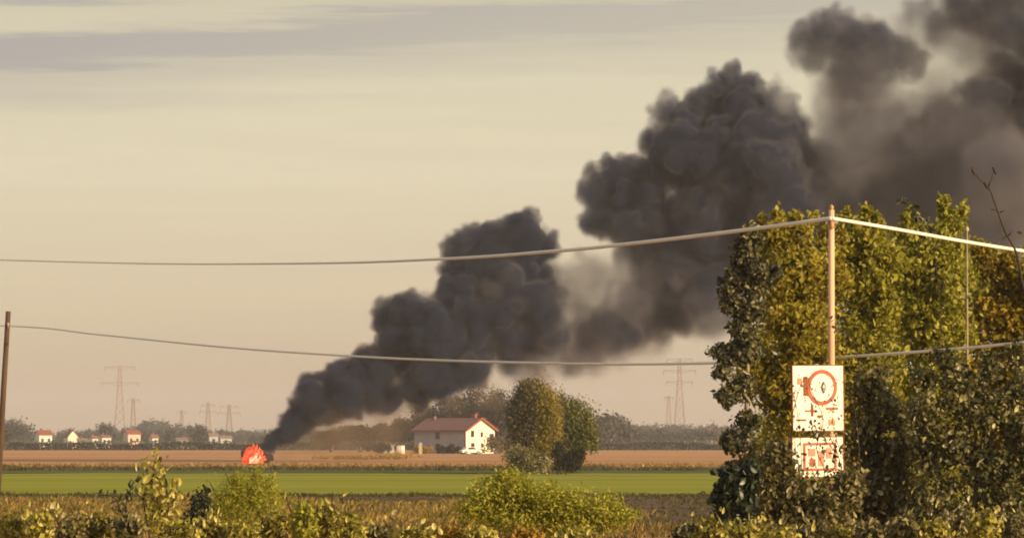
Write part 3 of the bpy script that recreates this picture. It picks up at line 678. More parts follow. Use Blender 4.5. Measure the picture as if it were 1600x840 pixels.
# ------------------------------------------------------------------ the road sign seen from among the leaves
def sign():
    Y = 70.0; k = psz(Y); c = at(1280, 690, Y); g = gz(c.x, Y); r = empty('road_sign', (c.x, Y, g), R(30))
    tag(r, 'white sign of two stacked panels with a red ring, bright in the sun among leaves', 'sign')
    cz = lambda py: at(1280, py, Y).z - g
    s = 1 / math.cos(R(30)); w2 = 41 * k * s
    def panel(nm, py0, py1, tilt):
        z0, z1 = cz(py1), cz(py0); b = MB()
        b.box(-w2, w2, -.012, .012, z0, z1); o = b.build(nm, M['white'], r); o.rotation_euler = (0, tilt, 0)
        e = .012; rim = MB()
        rim.box(-w2 - e, -w2, -.02, .02, z0 - e, z1 + e).box(w2, w2 + e, -.02, .02, z0 - e, z1 + e).box(-w2, w2, -.02, .02, z0 - e, z0).box(-w2, w2, -.02, .02, z1, z1 + e)
        ro = rim.build('rim', M['signbrown'], o); return o
    up_ = panel('upper_panel', 571, 672, R(-.6)); dn = panel('lower_panel', 683, 744, R(-1.2))
    def ring(cx, cz_, r0, r1, m, parent, nm, y=-.016, a0=0, a1=360, n=30):
        b = MB(); v = []; f = []
        for i in range(n + 1):
            a = R(a0 + (a1 - a0) * i / n)
            for rr in (r0, r1): v += [(cx + rr * math.cos(a), y, cz_ + rr * math.sin(a)), (cx + rr * math.cos(a), y - .006, cz_ + rr * math.sin(a))]
        for i in range(n):
            q = i * 4; f += [(q+1, q+3, q+7, q+5), (q, q+4, q+6, q+2), (q, q+1, q+5, q+4), (q+2, q+6, q+7, q+3)]
        b.add(v, f); return b.build(nm, m, parent)
    z = cz(605); x = 6 * k * s
    ring(x, z, 22 * k, 28 * k, M['signred'], up_, 'red_ring'); ring(x, z, 0.001, 21.7 * k, M['white'], up_, 'disc')
    ring(x + 10 * k, z, 9 * k, 12 * k, M['signblack'], up_, 'printed_mark', -.024, 130, 230, 10)
    ring(x - 6 * k, z, 11 * k, 13 * k, M['galv'], up_, 'printed_mark', -.024, -50, 50, 10)
    def bar(par, x0, x1, y0, y1, m, nm='printed_bar', yy=-.018): return MB().box(x0 * k * s, x1 * k * s, yy, -.0125, cz(y1), cz(y0)).build(nm, m, par)
    bar(up_, -24, -17, 588, 618, M['signbrown']); bar(up_, -12, -8, 632, 650, M['signbrown']); bar(up_, -22, -2, 640, 643, M['signred']); bar(up_, 12, 32, 636, 640, M['signred']); bar(up_, -2, 6, 648, 652, M['signbrown']); bar(up_, 16, 27, 655, 664, M['signpink']); bar(up_, -34, -26, 590, 600, M['signpink']); bar(up_, -36, -20, 654, 657, M['signbrown'])
    bar(dn, -24, 30, 731, 735, M['signred']); bar(dn, -24, -20, 695, 731, M['signred']); bar(dn, 26, 30, 695, 731, M['signred']); bar(dn, -24, 30, 691, 695, M['signred'])
    bar(dn, -16, -4, 700, 712, M['signpink']); bar(dn, 0, 10, 704, 728, M['signpink']); bar(dn, 13, 22, 699, 716, M['signpink']); bar(dn, -14, -4, 716, 727, M['signred'])
    MB().tube([(-.02, .05, -.1), (-.02, .05, cz(568))], .03, 10).build('post', M['galv'], r, True)
    for py in (590, 655, 700, 730): MB().box(-.12, .08, .013, .02, cz(py + 2), cz(py - 2)).build('bracket', M['galv'], r)
    return r
SIGN = sign()

# ------------------------------------------------------------------ the thicket on the right
TG = 'trees of the thicket round the pole'
tree('thicket_tree', 'dark leafy tree forming the left edge of the thicket', 'tree', 1172, 90.5,
     [(1182, 372, 20, 24, 0), (1164, 402, 20, 24, 0), (1182, 430, 24, 26, 0), (1148, 440, 22, 20, 0), (1136, 474, 16, 18, -.1), (1170, 482, 24, 26, 0), (1152, 515, 20, 20, 0), (1140, 548, 20, 16, -.1), (1172, 550, 20, 26, 0), (1134, 582, 16, 14, -.1), (1166, 600, 22, 22, 0), (1142, 622, 20, 16, -.1), (1166, 655, 18, 20, 0), (1148, 690, 18, 20, 0), (1170, 740, 26, 36, 0)],
     11000, .105, 'l_dark', 'palebark', .05, TG, 110, nclump=14, clump=.24, fill=.15)
tree('thicket_tree', 'yellow olive tree left of the sunlit pole', 'tree', 1235, 92,
     [(1188, 345, 10, 13, 0), (1212, 340, 11, 14, 0), (1243, 343, 12, 14, 0), (1272, 340, 9, 13, 0), (1205, 368, 26, 24, 0), (1250, 372, 30, 26, 0), (1290, 372, 20, 34, .3), (1225, 420, 44, 46, 0), (1275, 430, 36, 50, 0), (1215, 500, 46, 50, 0), (1265, 520, 44, 54, -.1), (1215, 590, 42, 50, 0), (1262, 610, 44, 52, 0), (1240, 690, 50, 56, 0), (1240, 770, 56, 50, 0)],
     24000, .12, 'l_yellow', 'palebark', .055, TG, 160, nclump=16, fill=.2, clump=.24, skeletal=5)
tree('thicket_tree', 'bright green topped tree just right of the sunlit pole', 'tree', 1352, 94,
     [(1348, 330, 11, 17, 0), (1322, 338, 9, 14, 0), (1374, 348, 10, 16, 0), (1350, 362, 22, 24, 0), (1330, 380, 30, 34, 0), (1368, 400, 34, 40, 0), (1335, 450, 42, 44, 0), (1375, 480, 40, 46, 0), (1345, 540, 46, 50, 0), (1355, 620, 48, 56, 0), (1350, 710, 52, 56, 0)],
     18000, .115, 'l_yellgr', 'palebark', .05, TG, 130, nclump=16, fill=.2, clump=.24, skeletal=5)
tree('thicket_tree', 'tallest yellow green tree with two pointed tops right of the pole', 'tree', 1455, 97,
     [(1476, 326, 12, 20, 0), (1490, 345, 14, 20, 0), (1412, 340, 11, 15, 0), (1432, 336, 10, 15, 0), (1420, 360, 20, 20, 0), (1450, 378, 34, 30, 0), (1488, 380, 28, 38, 0), (1425, 420, 40, 44, 0), (1475, 440, 44, 46, 0), (1440, 500, 50, 50, 0), (1490, 520, 44, 50, 0), (1450, 590, 52, 56, 0), (1460, 680, 56, 60, 0), (1450, 770, 56, 50, 0)],
     24000, .115, 'l_green', 'palebark', .055, TG, 160, nclump=16, fill=.2, clump=.24, skeletal=5)
tree('thicket_tree', 'orange brown tree sloping down at the right edge of the view', 'tree', 1575, 99,
     [(1528, 388, 12, 16, 0), (1550, 392, 10, 14, 0), (1575, 404, 10, 14, 0), (1535, 415, 24, 24, 0), (1565, 430, 30, 30, 0), (1605, 450, 36, 32, 0), (1540, 480, 42, 46, 0), (1595, 510, 46, 50, 0), (1550, 570, 48, 50, 0), (1600, 600, 48, 54, 0), (1560, 680, 56, 60, 0), (1650, 560, 50, 70, 0), (1645, 690, 50, 70, 0)],
     20000, .12, 'l_orol', 'bark', .055, TG, 130, nclump=16, fill=.25, clump=.24)
rb = random.Random(5)
tree('thicket_tree', 'shaded green foliage of a wide tree behind all the other thicket trees', 'tree', 1400, 105,
     [(px_, py_, 40, 44, 0) for py_ in range(420, 800, 62) for px_ in [x_ + rb.uniform(-16, 16) for x_ in range(1215, 1640, 58)]] + [(1310, 385, 24, 26, 0), (1395, 390, 26, 26, 0), (1505, 410, 24, 26, 0)],
     26000, .15, 'l_green', 'bark', .07, TG, 0, nclump=12, fill=.4, skeletal=1)
tree('thicket_shrub', 'dull brown shrub in front of the thicket right of the sign', 'shrub', 1378, 71.5,
     [(1352, 610, 18, 30, 0), (1378, 590, 16, 24, 0), (1385, 645, 34, 34, 0), (1352, 690, 28, 40, 0), (1405, 715, 40, 40, 0), (1350, 770, 44, 40, -.1), (1400, 800, 50, 40, 0)],
     9000, .085, 'l_dull', 'bark', .035, 'shrubs in front of the thicket', 180, nclump=18, fill=.2, single_tint=.9)
tree('thicket_shrub', 'dark shrub with pale glints reaching highest at the right edge', 'shrub', 1520, 70,
     [(1440, 590, 22, 20, 0), (1478, 560, 18, 20, 0), (1500, 590, 26, 26, 0), (1550, 575, 20, 24, 0), (1590, 560, 16, 30, 0), (1600, 610, 30, 30, 0), (1450, 640, 34, 30, 0), (1530, 640, 44, 36, 0), (1600, 680, 40, 40, 0), (1470, 700, 44, 40, 0), (1550, 730, 50, 40, 0), (1470, 790, 56, 44, 0), (1580, 800, 56, 44, 0), (1640, 720, 40, 60, 0)],
     15000, .085, 'l_darkol', 'bark', .04, 'shrubs in front of the thicket', 220, nclump=18, fill=.2, single_tint=1.0)
tree('thicket_shrub', 'olive brown shrub under the sign', 'shrub', 1250, 68.6,
     [(1215, 720, 26, 34, 0), (1245, 775, 36, 30, 0), (1290, 790, 40, 30, 0), (1205, 775, 30, 36, 0), (1325, 760, 26, 30, 0), (1260, 830, 60, 30, 0)],
     10000, .085, 'l_dull', 'bark', .03, 'shrubs in front of the thicket', 140, nclump=26, fill=.3)
tree('glossy_shrub', 'blue green glossy shrub low at the left foot of the thicket', 'shrub', 1142, 66,
     [(1148, 752, 24, 26, 0), (1165, 775, 20, 30, 0), (1130, 775, 20, 20, 0), (1148, 805, 26, 24, 0), (1175, 735, 12, 16, 0)],
     3600, .10, 'l_glossy', 'bark', .02, None, 90, nclump=18, fill=.3, skeletal=2)

tree('thicket_tree', 'olive tree continuing the thicket just outside the right edge', 'tree', 1740, 98,
     [(1700, 430, 40, 40, 0), (1760, 450, 44, 44, 0), (1820, 490, 40, 44, 0), (1720, 530, 50, 54, 0), (1790, 570, 54, 54, 0), (1710, 640, 54, 60, 0), (1800, 670, 60, 60, 0), (1740, 760, 70, 60, 0), (1850, 780, 50, 50, 0)],
     12000, .14, 'l_orol', 'bark', .055, TG, 0, nclump=16, fill=.25, clump=.24)
# leaves that climb across the sign and the pole
def vine(name, label, pts, Y, m, nleaf, spread, size, tint=.4, twig=.006, stem='darktwig'):
    p0 = at(*pts[0], Y); x0 = p0.x; base = Vector((x0, Y, gz(x0, Y))); r = empty(name, base); tag(r, label, 'climber' if 'climb' in name else 'plant')
    w_ = [Vector((0, 0, 0))] + [at(*p, Y) - base for p in pts]; line = fit(w_, 8)
    MB().tube(line, [twig * 1.6 * (1 - .6 * i / len(line)) for i in range(len(line))], 5).build('stem', M[stem], r, True)
    k = psz(Y); lo = int(len(line) * .25)
    for i in range(nleaf):
        q = line[random.randint(lo, len(line) - 1)]
        o = Vector((random.gauss(0, spread * k), random.uniform(-.12, .02), random.gauss(0, spread * k * .8)))
        put_leaf(r, q + o, size * random.uniform(.6, 1.3), m, .7, tint=random.choice((tint, tint, 1.0)))
    return r
vine('climbing_plant', 'dark leafy climber crossing the gap between the two sign panels', [(1325, 800), (1312, 720), (1295, 680), (1278, 668), (1262, 678)], 69.0, 'l_dark', 90, 10, .065, 0.0)
vine('climbing_plant', 'brown leafy shoots across the lower right of the sign', [(1335, 820), (1328, 760), (1318, 715), (1308, 690), (1300, 650), (1306, 625)], 69.4, 'l_darkol', 70, 11, .05)
vine('climbing_plant', 'leafy shoots arching over the right edge of the upper sign panel', [(1345, 800), (1342, 700), (1335, 640), (1320, 600), (1300, 590)], 69.3, 'l_orange', 34, 10, .045)
vine('climbing_plant', 'rust brown climber scattered over the middle of both sign panels', [(1284, 860), (1282, 770), (1288, 735), (1276, 700), (1286, 655), (1272, 620), (1262, 590)], 69.35, 'l_rust', 120, 17, .04)
vine('climbing_plant', 'leafy shoots below the lower sign panel', [(1290, 830), (1285, 780), (1275, 748), (1262, 720)], 69.2, 'l_dull', 40, 9, .055)
vine('climbing_plant', 'sparse leafy shoot over the left side of the upper sign panel', [(1238, 790), (1232, 700), (1240, 640), (1252, 600), (1262, 585)], 69.4, 'l_orange', 26, 9, .045)
vine('climbing_plant', 'dark leaf cluster crossing the sunlit pole above the sign', [(1345, 760), (1345, 620), (1335, 540), (1315, 508), (1300, 506)], 86.4, 'l_dark', 26, 8, .11, .1)
vine('dark_shoot', 'black leafy shoot standing out at the top of the two pointed tree', [(1480, 700), (1470, 500), (1458, 380), (1440, 345), (1425, 328), (1412, 314)], 92, 'l_dark', 40, 7, .13, 0.0)

# the bare twig at the right edge
r = empty('bare_sapling', (at(1640, 690, 62).x, 62, gz(at(1640, 690, 62).x, 62))); tag(r, 'bare dark twig forking at its tip at the right edge of the view', 'sapling')
tr_ = [(1640, 980), (1625, 700), (1604, 480), (1597, 440), (1588, 395), (1570, 360), (1556, 322), (1546, 295), (1535, 285), (1521, 268)]
ln = fit([at(a, b, 62) - r.location for a, b in tr_], 6); MB().tube(ln, [.022 * (1 - .72 * i / len(ln)) for i in range(len(ln))], 6).build('stem', M['darktwig'], r, True)
for tw in ([(1544, 292), (1549, 280), (1553, 268)], [(1562, 332), (1552, 327), (1548, 328)], [(1562, 332), (1572, 328)], [(1575, 366), (1566, 374)], [(1576, 368), (1582, 360)], [(1596, 430), (1590, 424)], [(1600, 455), (1612, 430), (1618, 410)]):
    MB().tube([at(a, b, 62) - r.location for a, b in tw], [.010] + [.007] * (len(tw) - 1), 5).build('twig', M['darktwig'], r, True)
for a, b in ((1521, 268), (1554, 267), (1541, 290)):
    MB().tube([at(a - 3, b - 6, 62) - r.location, at(a, b, 62) - r.location, at(a + 3, b + 6, 62) - r.location], [.008, .022, .008], 6).build('bud', M['darktwig'], r, True)

# ------------------------------------------------------------------ foreground weeds on the bank
def weed(name, label, px, Y, pts_list, m, nleaf, size, spread, group=None, cat='plant', cloud=0, cloudsize=.05, cloudblobs=None, tint=.5, asp=.7):
    x0 = at(px, 690, Y).x; base = Vector((x0, Y, gz(x0, Y))); r = empty(name, base); tag(r, label, cat, group); k = psz(Y)
    lines = []
    for pts in pts_list:
        w_ = [Vector((random.uniform(-.05, .05), 0, 0))] + [at(a, b, Y) - base for a, b in pts]
        for q in w_[1:]: q.y += random.uniform(-.15, .15)
        ln = fit(w_, 8); lines.append(ln)
        MB().tube(ln, [.012 * (1 - .75 * i / len(ln)) + .002 for i in range(len(ln))], 5).build('stem', M['darktwig'], r, True)
    for i in range(nleaf):
        ln = random.choice(lines); q = ln[random.randint(int(len(ln) * .35), len(ln) - 1)]
        put_leaf(r, q + Vector((random.gauss(0, spread * k), random.uniform(-.2, .1), random.gauss(0, spread * k * .7))), size * random.uniform(.5, 1.45), m, min(asp, random.choice((.38, .5, .62))), tint=random.choice((0.0, tint, 1.0)))
    if cloud:
        bl = [((at(a, b, Y) - base).x, dy, (at(a, b, Y) - base).z, rx * k, rx * k, ry * k) for a, b, rx, ry, dy in cloudblobs]
        P, O = crown_points(bl, cloud, .3, 24, .35)
        o = link('foliage', leaf_mesh('foliage', leaf_arrays(P, cloudsize, asp, O), M[m]), r); o['kind'] = 'stuff'
    return r
weed('tall_weed', 'tall leafy weed with pale curled leaves sticking up left of the fire', 245, 62,
     [[(250, 830), (245, 780), (240, 735), (246, 708)], [(232, 830), (225, 780), (232, 745), (222, 716)], [(262, 830), (262, 780), (258, 740)], [(250, 820), (272, 780), (278, 750)]],
     'l_weed', 110, .105, 9, cloud=500, cloudsize=.075, cloudblobs=[(243, 790, 22, 34, 0), (245, 745, 14, 26, 0), (255, 820, 32, 24, 0)], tint=.9)
weed('drooping_shoot', 'dark shoot with leaves reaching left beside the tall leafy weed', 190, 61,
     [[(196, 840), (190, 800), (178, 776), (152, 773)], [(200, 830), (198, 790), (205, 760), (216, 742)]], 'l_dark', 60, .085, 5, tint=.2)
weed('feathery_shrub', 'feathery yellow green shrub below the fire', 378, 68,
     [[(370, 800), (360, 760), (352, 738)], [(385, 800), (392, 760), (398, 734)], [(400, 800), (418, 760), (428, 742)], [(350, 800), (335, 770), (328, 752)]],
     'l_feather', 40, .05, 6, cloud=9000, cloudsize=.045, cloudblobs=[(365, 775, 30, 30, 0), (395, 765, 30, 28, 0), (385, 795, 48, 32, 0), (415, 785, 30, 30, 0), (345, 790, 26, 26, 0), (372, 750, 14, 16, 0), (402, 745, 12, 14, 0), (425, 758, 12, 16, 0)], asp=.35)
weed('dark_weed', 'dark bluish weed between the tall leafy weed and the feathery shrub', 310, 64,
     [[(310, 830), (318, 790), (325, 762)], [(300, 830), (300, 800), (306, 775)]], 'l_glossy', 50, .08, 8, cloud=700, cloudsize=.06, cloudblobs=[(315, 795, 20, 26, 0), (305, 820, 22, 20, 0)])
weed('broad_shrub', 'broad yellow green shrub in the bottom middle in front of the farm', 860, 66,
     [[(800, 830), (790, 780), (780, 745)], [(815, 830), (812, 770), (803, 740)], [(860, 830), (862, 790), (858, 760)], [(930, 830), (940, 790), (955, 780)], [(760, 830), (755, 790), (745, 755)]],
     'l_feather', 90, .075, 10, cloud=16000, cloudsize=.055,
     cloudblobs=[(765, 775, 30, 28, 0), (805, 765, 34, 34, 0), (845, 780, 36, 28, 0), (890, 790, 36, 26, 0), (935, 795, 36, 24, 0), (970, 805, 24, 20, 0), (800, 805, 60, 30, .2), (880, 820, 70, 26, .2), (740, 795, 24, 24, 0), (790, 745, 16, 14, 0)], asp=.5)
WG = 'leafy weeds along the bottom edge'
spec = [(20, 796, 'l_weed'), (62, 790, 'l_weed'), (110, 800, 'l_dull'), (150, 792, 'l_weed'), (200, 800, 'l_dull'), (285, 806, 'l_weed'), (330, 800, 'l_weed'), (380, 806, 'l_weed'), (430, 792, 'l_weed'), (475, 778, 'l_feather'), (510, 776, 'l_weed'), (548, 792, 'l_weed'), (590, 812, 'l_dull'), (650, 818, 'l_weed'), (700, 815, 'l_orange'), (745, 818, 'l_weed'),
        (820, 822, 'l_orange'), (900, 828, 'l_weed'), (1075, 812, 'l_dark'), (1110, 805, 'l_weed'), (1160, 808, 'l_weed'), (1215, 820, 'l_weed'), (1265, 812, 'l_dull'), (1310, 818, 'l_weed'), (1360, 808, 'l_dull'), (1410, 800, 'l_dull'), (1460, 806, 'l_weed'), (1500, 792, 'l_dull'), (1540, 788, 'l_weed'), (1585, 796, 'l_dull')]
where = ['at the bottom left corner', 'second from the bottom left corner', 'dull, third from the bottom left corner', 'below the dark reaching shoot', 'dull, at the left foot of the tall leafy weed', 'at the right foot of the tall leafy weed', 'below the dark bluish weed', 'below the feathery shrub', 'at the right foot of the feathery shrub',
         'feathery, right of the feathery shrub', 'tallest right of the feathery shrub', 'last high one before the bare soil', 'dull and low, left of the bare patch', 'low, below the bare soil', 'orange, left of the broad shrub', 'at the left foot of the broad shrub', 'orange, under the broad shrub',
         'under the right end of the broad shrub', 'dark, between the broad shrub and the thicket', 'at the left foot of the glossy shrub', 'under the glossy shrub', 'left under the sign', 'dull, under the sign', 'right under the sign', 'dull, below the dull brown shrub', 'dull, below the dark shrub on the left',
         'brighter, below the middle of the dark shrub', 'dull, below the right of the dark shrub', 'highest and bright at the bottom right', 'dull, in the bottom right corner']
for (a, tpy, m), wh in zip(spec, where):
    Y = random.uniform(56, 61)
    weed('leafy_weed', 'leafy weed ' + wh, a, Y, [[(a + random.uniform(-6, 6), 850), (a + s, (tpy + 850) / 2), (a + s * 1.8, tpy + random.uniform(-8, 24))] for s in (-16, -5, 6, 17)], m, 42, .085, 11, WG,
         cloud=450, cloudsize=.075, cloudblobs=[(a, (tpy + 846) / 2 + 6, random.uniform(18, 30), (850 - tpy) * .42, 0)], tint=.9)

# ------------------------------------------------------------------ the fire
def fire():
    Y = 520; x = at(394, 690, Y).x; r = empty('fire', (x, Y, 0)); tag(r, 'bright orange red flames burning at the foot of the smoke', 'fire'); k = psz(Y)
    g = random.Random(3)
    tongues = [(-12, 23, 6, 0), (9, 25, 5, 0), (-2, 23, 7, 0), (12, 13, 5, 0), (-11, 26, 5, 0), (-8, 30, 5, 0), (-4, 27, 5, 0), (0, 31, 5, 0), (4, 26, 5, 0), (8, 22, 4.5, 0), (11, 17, 4, 0), (-13, 18, 4, 0), (-6, 19, 6, 0), (2, 20, 6, 0), (7, 13, 6, 0), (-10, 12, 6, 0), (14, 9, 4, 0),
               (1, 17, 3.5, 1), (5, 19, 3, 1), (-3, 12, 3, 1), (8, 15, 2.5, 1)]
    for i, (dx, h, wd, hot) in enumerate(tongues):
        h_ = h * k * g.uniform(.9, 1.1); w_ = wd * k * .62; n = 12; b = MB(); pts = []; rad = []; ph = g.uniform(0, 6)
        for q in range(n + 1):
            f = q / n; pts.append((dx * k + .2 * math.sin(f * 6 + ph) * (f + .2) + f * .35, (-.9 if hot else g.uniform(-.5, .3) * .3) + .15 * math.cos(f * 4 + i), f * h_))
            rad.append(w_ * (math.sin(math.pi * min(1, f * .72 + .28)) ** .9) * (1 + .3 * math.sin(f * 15 + ph)) + .012)
        b.tube(pts, rad, 9); b.build('flame', M['flamehot' if hot else 'flame'], r, True)
    for q in range(4):
        a = Vector((g.uniform(-.8, 1.4), g.uniform(-.5, .5), g.uniform(1.5, 2.0))); MB().tube([a, a + Vector((.06, 0, .12)), a + Vector((.12, 0, .3))], [.01, .06, .008], 6).build('flame', M['flame'], r, True)
    t = empty('burnt_wreck', (at(398, 690, Y + 2).x, Y + 2.2, 0), R(8)); tag(t, 'charred black wreck half hidden behind the flames', 'wreck')
    MB().prism([(-1.4, .3), (-1.45, 1.3), (-1.1, 1.75), (.5, 1.7), (1.0, 1.15), (1.9, .9), (2.0, .3)], -.9, .9).build('body', M['char'], t)
    for sx in (-.9, 1.3):
        for sy in (-.85, .85): MB().tube([(sx, sy - .1, .3), (sx, sy + .1, .3)], [.3, .3], 12).build('wheel', M['char'], t)
fire()

# ------------------------------------------------------------------ the smoke: one volume grid, filled from puffs
#            px    py    r    sigma edge  dy
PUFFS = [
 (406,706,9,2.4,.5,0),(412,702,12,2.6,.5,0),(422,696,15,2.6,.5,0),(430,686,16,2.6,.5,0),(440,682,20,2.4,.5,0),(452,670,23,2.2,.5,0),(466,658,26,2.0,.6,0),(470,632,18,1.6,.5,0),(480,644,30,1.8,.6,0),(484,618,24,1.5,.6,0),(487,600,19,1.4,.6,0),
 (505,628,32,1.6,.7,0),(528,600,34,1.6,.7,0),(530,572,22,1.3,.6,0),(545,615,36,1.6,.8,0),(570,590,34,1.5,.7,0),(575,552,16,1.2,.6,0),(600,560,30,1.4,.7,0),(600,600,40,1.6,1,0),(645,590,42,1.5,1,0),
 (690,580,44,1.4,1.2,0),(740,570,40,1.2,1.4,0),(618,498,34,1.4,.6,0),(606,485,22,1.2,.6,0),(642,478,30,1.3,.6,0),(672,490,34,1.4,.7,0),(640,520,42,1.5,.8,0),(690,520,50,1.6,.8,0),(715,470,40,1.5,.7,0),(740,500,60,1.5,1,0),
 (735,430,40,1.4,.7,0),(724,390,30,1.3,.5,0),(735,370,26,1.2,.5,0),(765,372,28,1.2,.5,0),(770,410,50,1.4,.8,0),(822,362,38,1.3,.5,0),(840,380,36,1.3,.6,0),(810,420,54,1.4,.9,0),(790,470,60,1.4,1,0),(840,470,46,1.1,1.4,0),
 (800,520,56,1.1,1.6,0),(860,520,50,.85,2.2,0),(910,520,50,.75,2.4,0),(960,515,46,.7,2.4,0),(900,470,40,.45,3,0),(945,450,36,.35,3.5,0),(985,460,44,.6,2.6,0),(930,420,24,.3,3,0),(870,425,30,.5,2.5,0),(905,400,14,.4,1.6,0),
 (1010,500,50,.75,2.4,0),(1050,470,54,.9,2.2,0),(1090,430,60,1.1,2,0),(1060,400,60,1.1,1.8,0),(1000,400,44,.9,1.6,0),(1110,480,44,.75,2.6,0),(1140,420,60,1,2.2,0),(970,550,26,.35,2.5,0),(900,560,24,.3,2.5,0),(1020,540,24,.3,2.5,0),(830,570,34,.55,2.5,0),
 (938,300,36,1.0,.6,0),(928,335,28,1.0,.7,0),(960,280,36,1,.7,0),(950,340,40,1.1,.8,0),(985,262,28,.9,.6,0),(1000,300,54,1.1,1,0),(1000,350,46,1.1,1,0),(1050,350,54,1.1,1.4,0),
 (1045,170,30,.75,.7,0),(1035,200,26,.8,.7,0),(1070,190,40,.9,.8,0),(1060,240,60,1.1,1,0),(1135,138,38,.9,.6,0),(1110,160,40,.9,.8,0),(1175,150,38,.85,.7,0),(1212,165,34,.8,.7,0),(1150,200,64,1.1,1,0),(1130,270,76,1.2,1.2,0),(1100,330,70,1.2,1.4,0),
 (1200,220,60,1.0,1.2,0),(1240,200,34,.7,1,0),(1190,290,76,1.1,1.4,0),(1170,370,70,1.1,1.8,0),(1250,270,60,.8,2,0),(1240,340,66,.8,2.4,0),(1290,310,60,.55,3,0),(1320,260,50,.38,3.4,0),(1290,235,36,.35,3,0),
 (1275,62,40,.55,.9,0),(1268,86,32,.5,.9,0),(1300,56,44,.55,1,0),(1335,78,50,.5,1.1,0),(1375,92,46,.5,1.1,0),(1412,90,40,.5,1.1,0),(1345,82,56,.5,1.2,0),(1310,96,40,.5,1.2,0),(1330,110,40,.5,2,0),(1360,140,42,.36,2.8,0),(1330,180,46,.32,3,0),(1380,190,50,.4,3,0),
 (1440,230,56,.7,2.4,0),(1430,280,54,.7,2.6,0),(1380,290,56,.55,3,0),(1470,180,40,.45,2.6,0),(1500,260,60,.5,3,0),(1545,170,54,.9,1.8,0),(1590,150,60,1,1.8,0),(1580,220,64,1,2,0),(1640,190,70,1,2,0),(1540,120,30,.6,2,0),
 (1500,320,60,.35,3.4,0),(1570,310,64,.35,3.4,0),(1640,320,70,.35,3.4,0),(1560,400,64,.16,4,0),(1620,420,60,.16,4,0),(1430,350,60,.45,3,0),(1340,380,66,.6,3,0),(1250,430,70,.7,3,0),
 (930,445,50,.34,2.6,0),(890,430,26,.45,1.8,0),(1480,130,70,.12,4,0),(1330,205,80,.26,3.5,0),(1400,260,100,.32,4,0),(1500,220,90,.34,4,0),(1345,130,54,.36,2.6,0),(1300,150,30,.2,2.5,0),(1420,60,50,.12,3,0),
 (1340,250,100,.26,4,0),(1440,310,110,.3,4,0),(1540,310,110,.28,4,0),(1320,150,60,.22,3,0),(1370,150,60,.14,3,0),(1500,380,90,.08,4,0),(1600,400,90,.08,4,0),(1540,60,80,.16,3,0),(1440,190,70,.14,3,0),
 (1440,15,34,.35,1.6,0),(1475,40,40,.42,2,0),(1520,20,50,.5,2,0),(1570,40,56,.55,2,0),(1620,60,60,.6,2.4,0),(1590,-20,60,.5,2.4,0),(1500,-40,50,.45,2.4,0),(1550,75,36,.4,2.5,0),(1500,90,26,.2,2.8,0),(1690,120,80,.8,2,0),(1690,260,80,.6,2,0),(1780,60,100,.5,2.5,0),(1780,200,110,.5,3,0),(1890,120,110,.35,3.5,0),(1880,-20,110,.35,3.5,0)]
WISPS = [(462,690,20,.3,2,0),(485,675,22,.3,2,0),(515,660,24,.3,2,0),(550,648,22,.28,2,0),(590,642,22,.22,2,0),(450,706,20,.22,2,0),(490,690,28,.22,2.4,0),(540,672,32,.2,2.6,0),(590,655,32,.16,2.6,0),(640,652,26,.10,2.4,0),(560,692,28,.10,2.6,0),(500,705,20,.12,2,0),(610,680,26,.07,2.4,0),(700,612,24,.10,2.2,0),(760,610,24,.08,2.4,0),(620,632,24,.3,2,0),(840,590,26,.18,2.6,0),(660,618,22,.4,2,0),(1080,335,16,.0,2,0)]
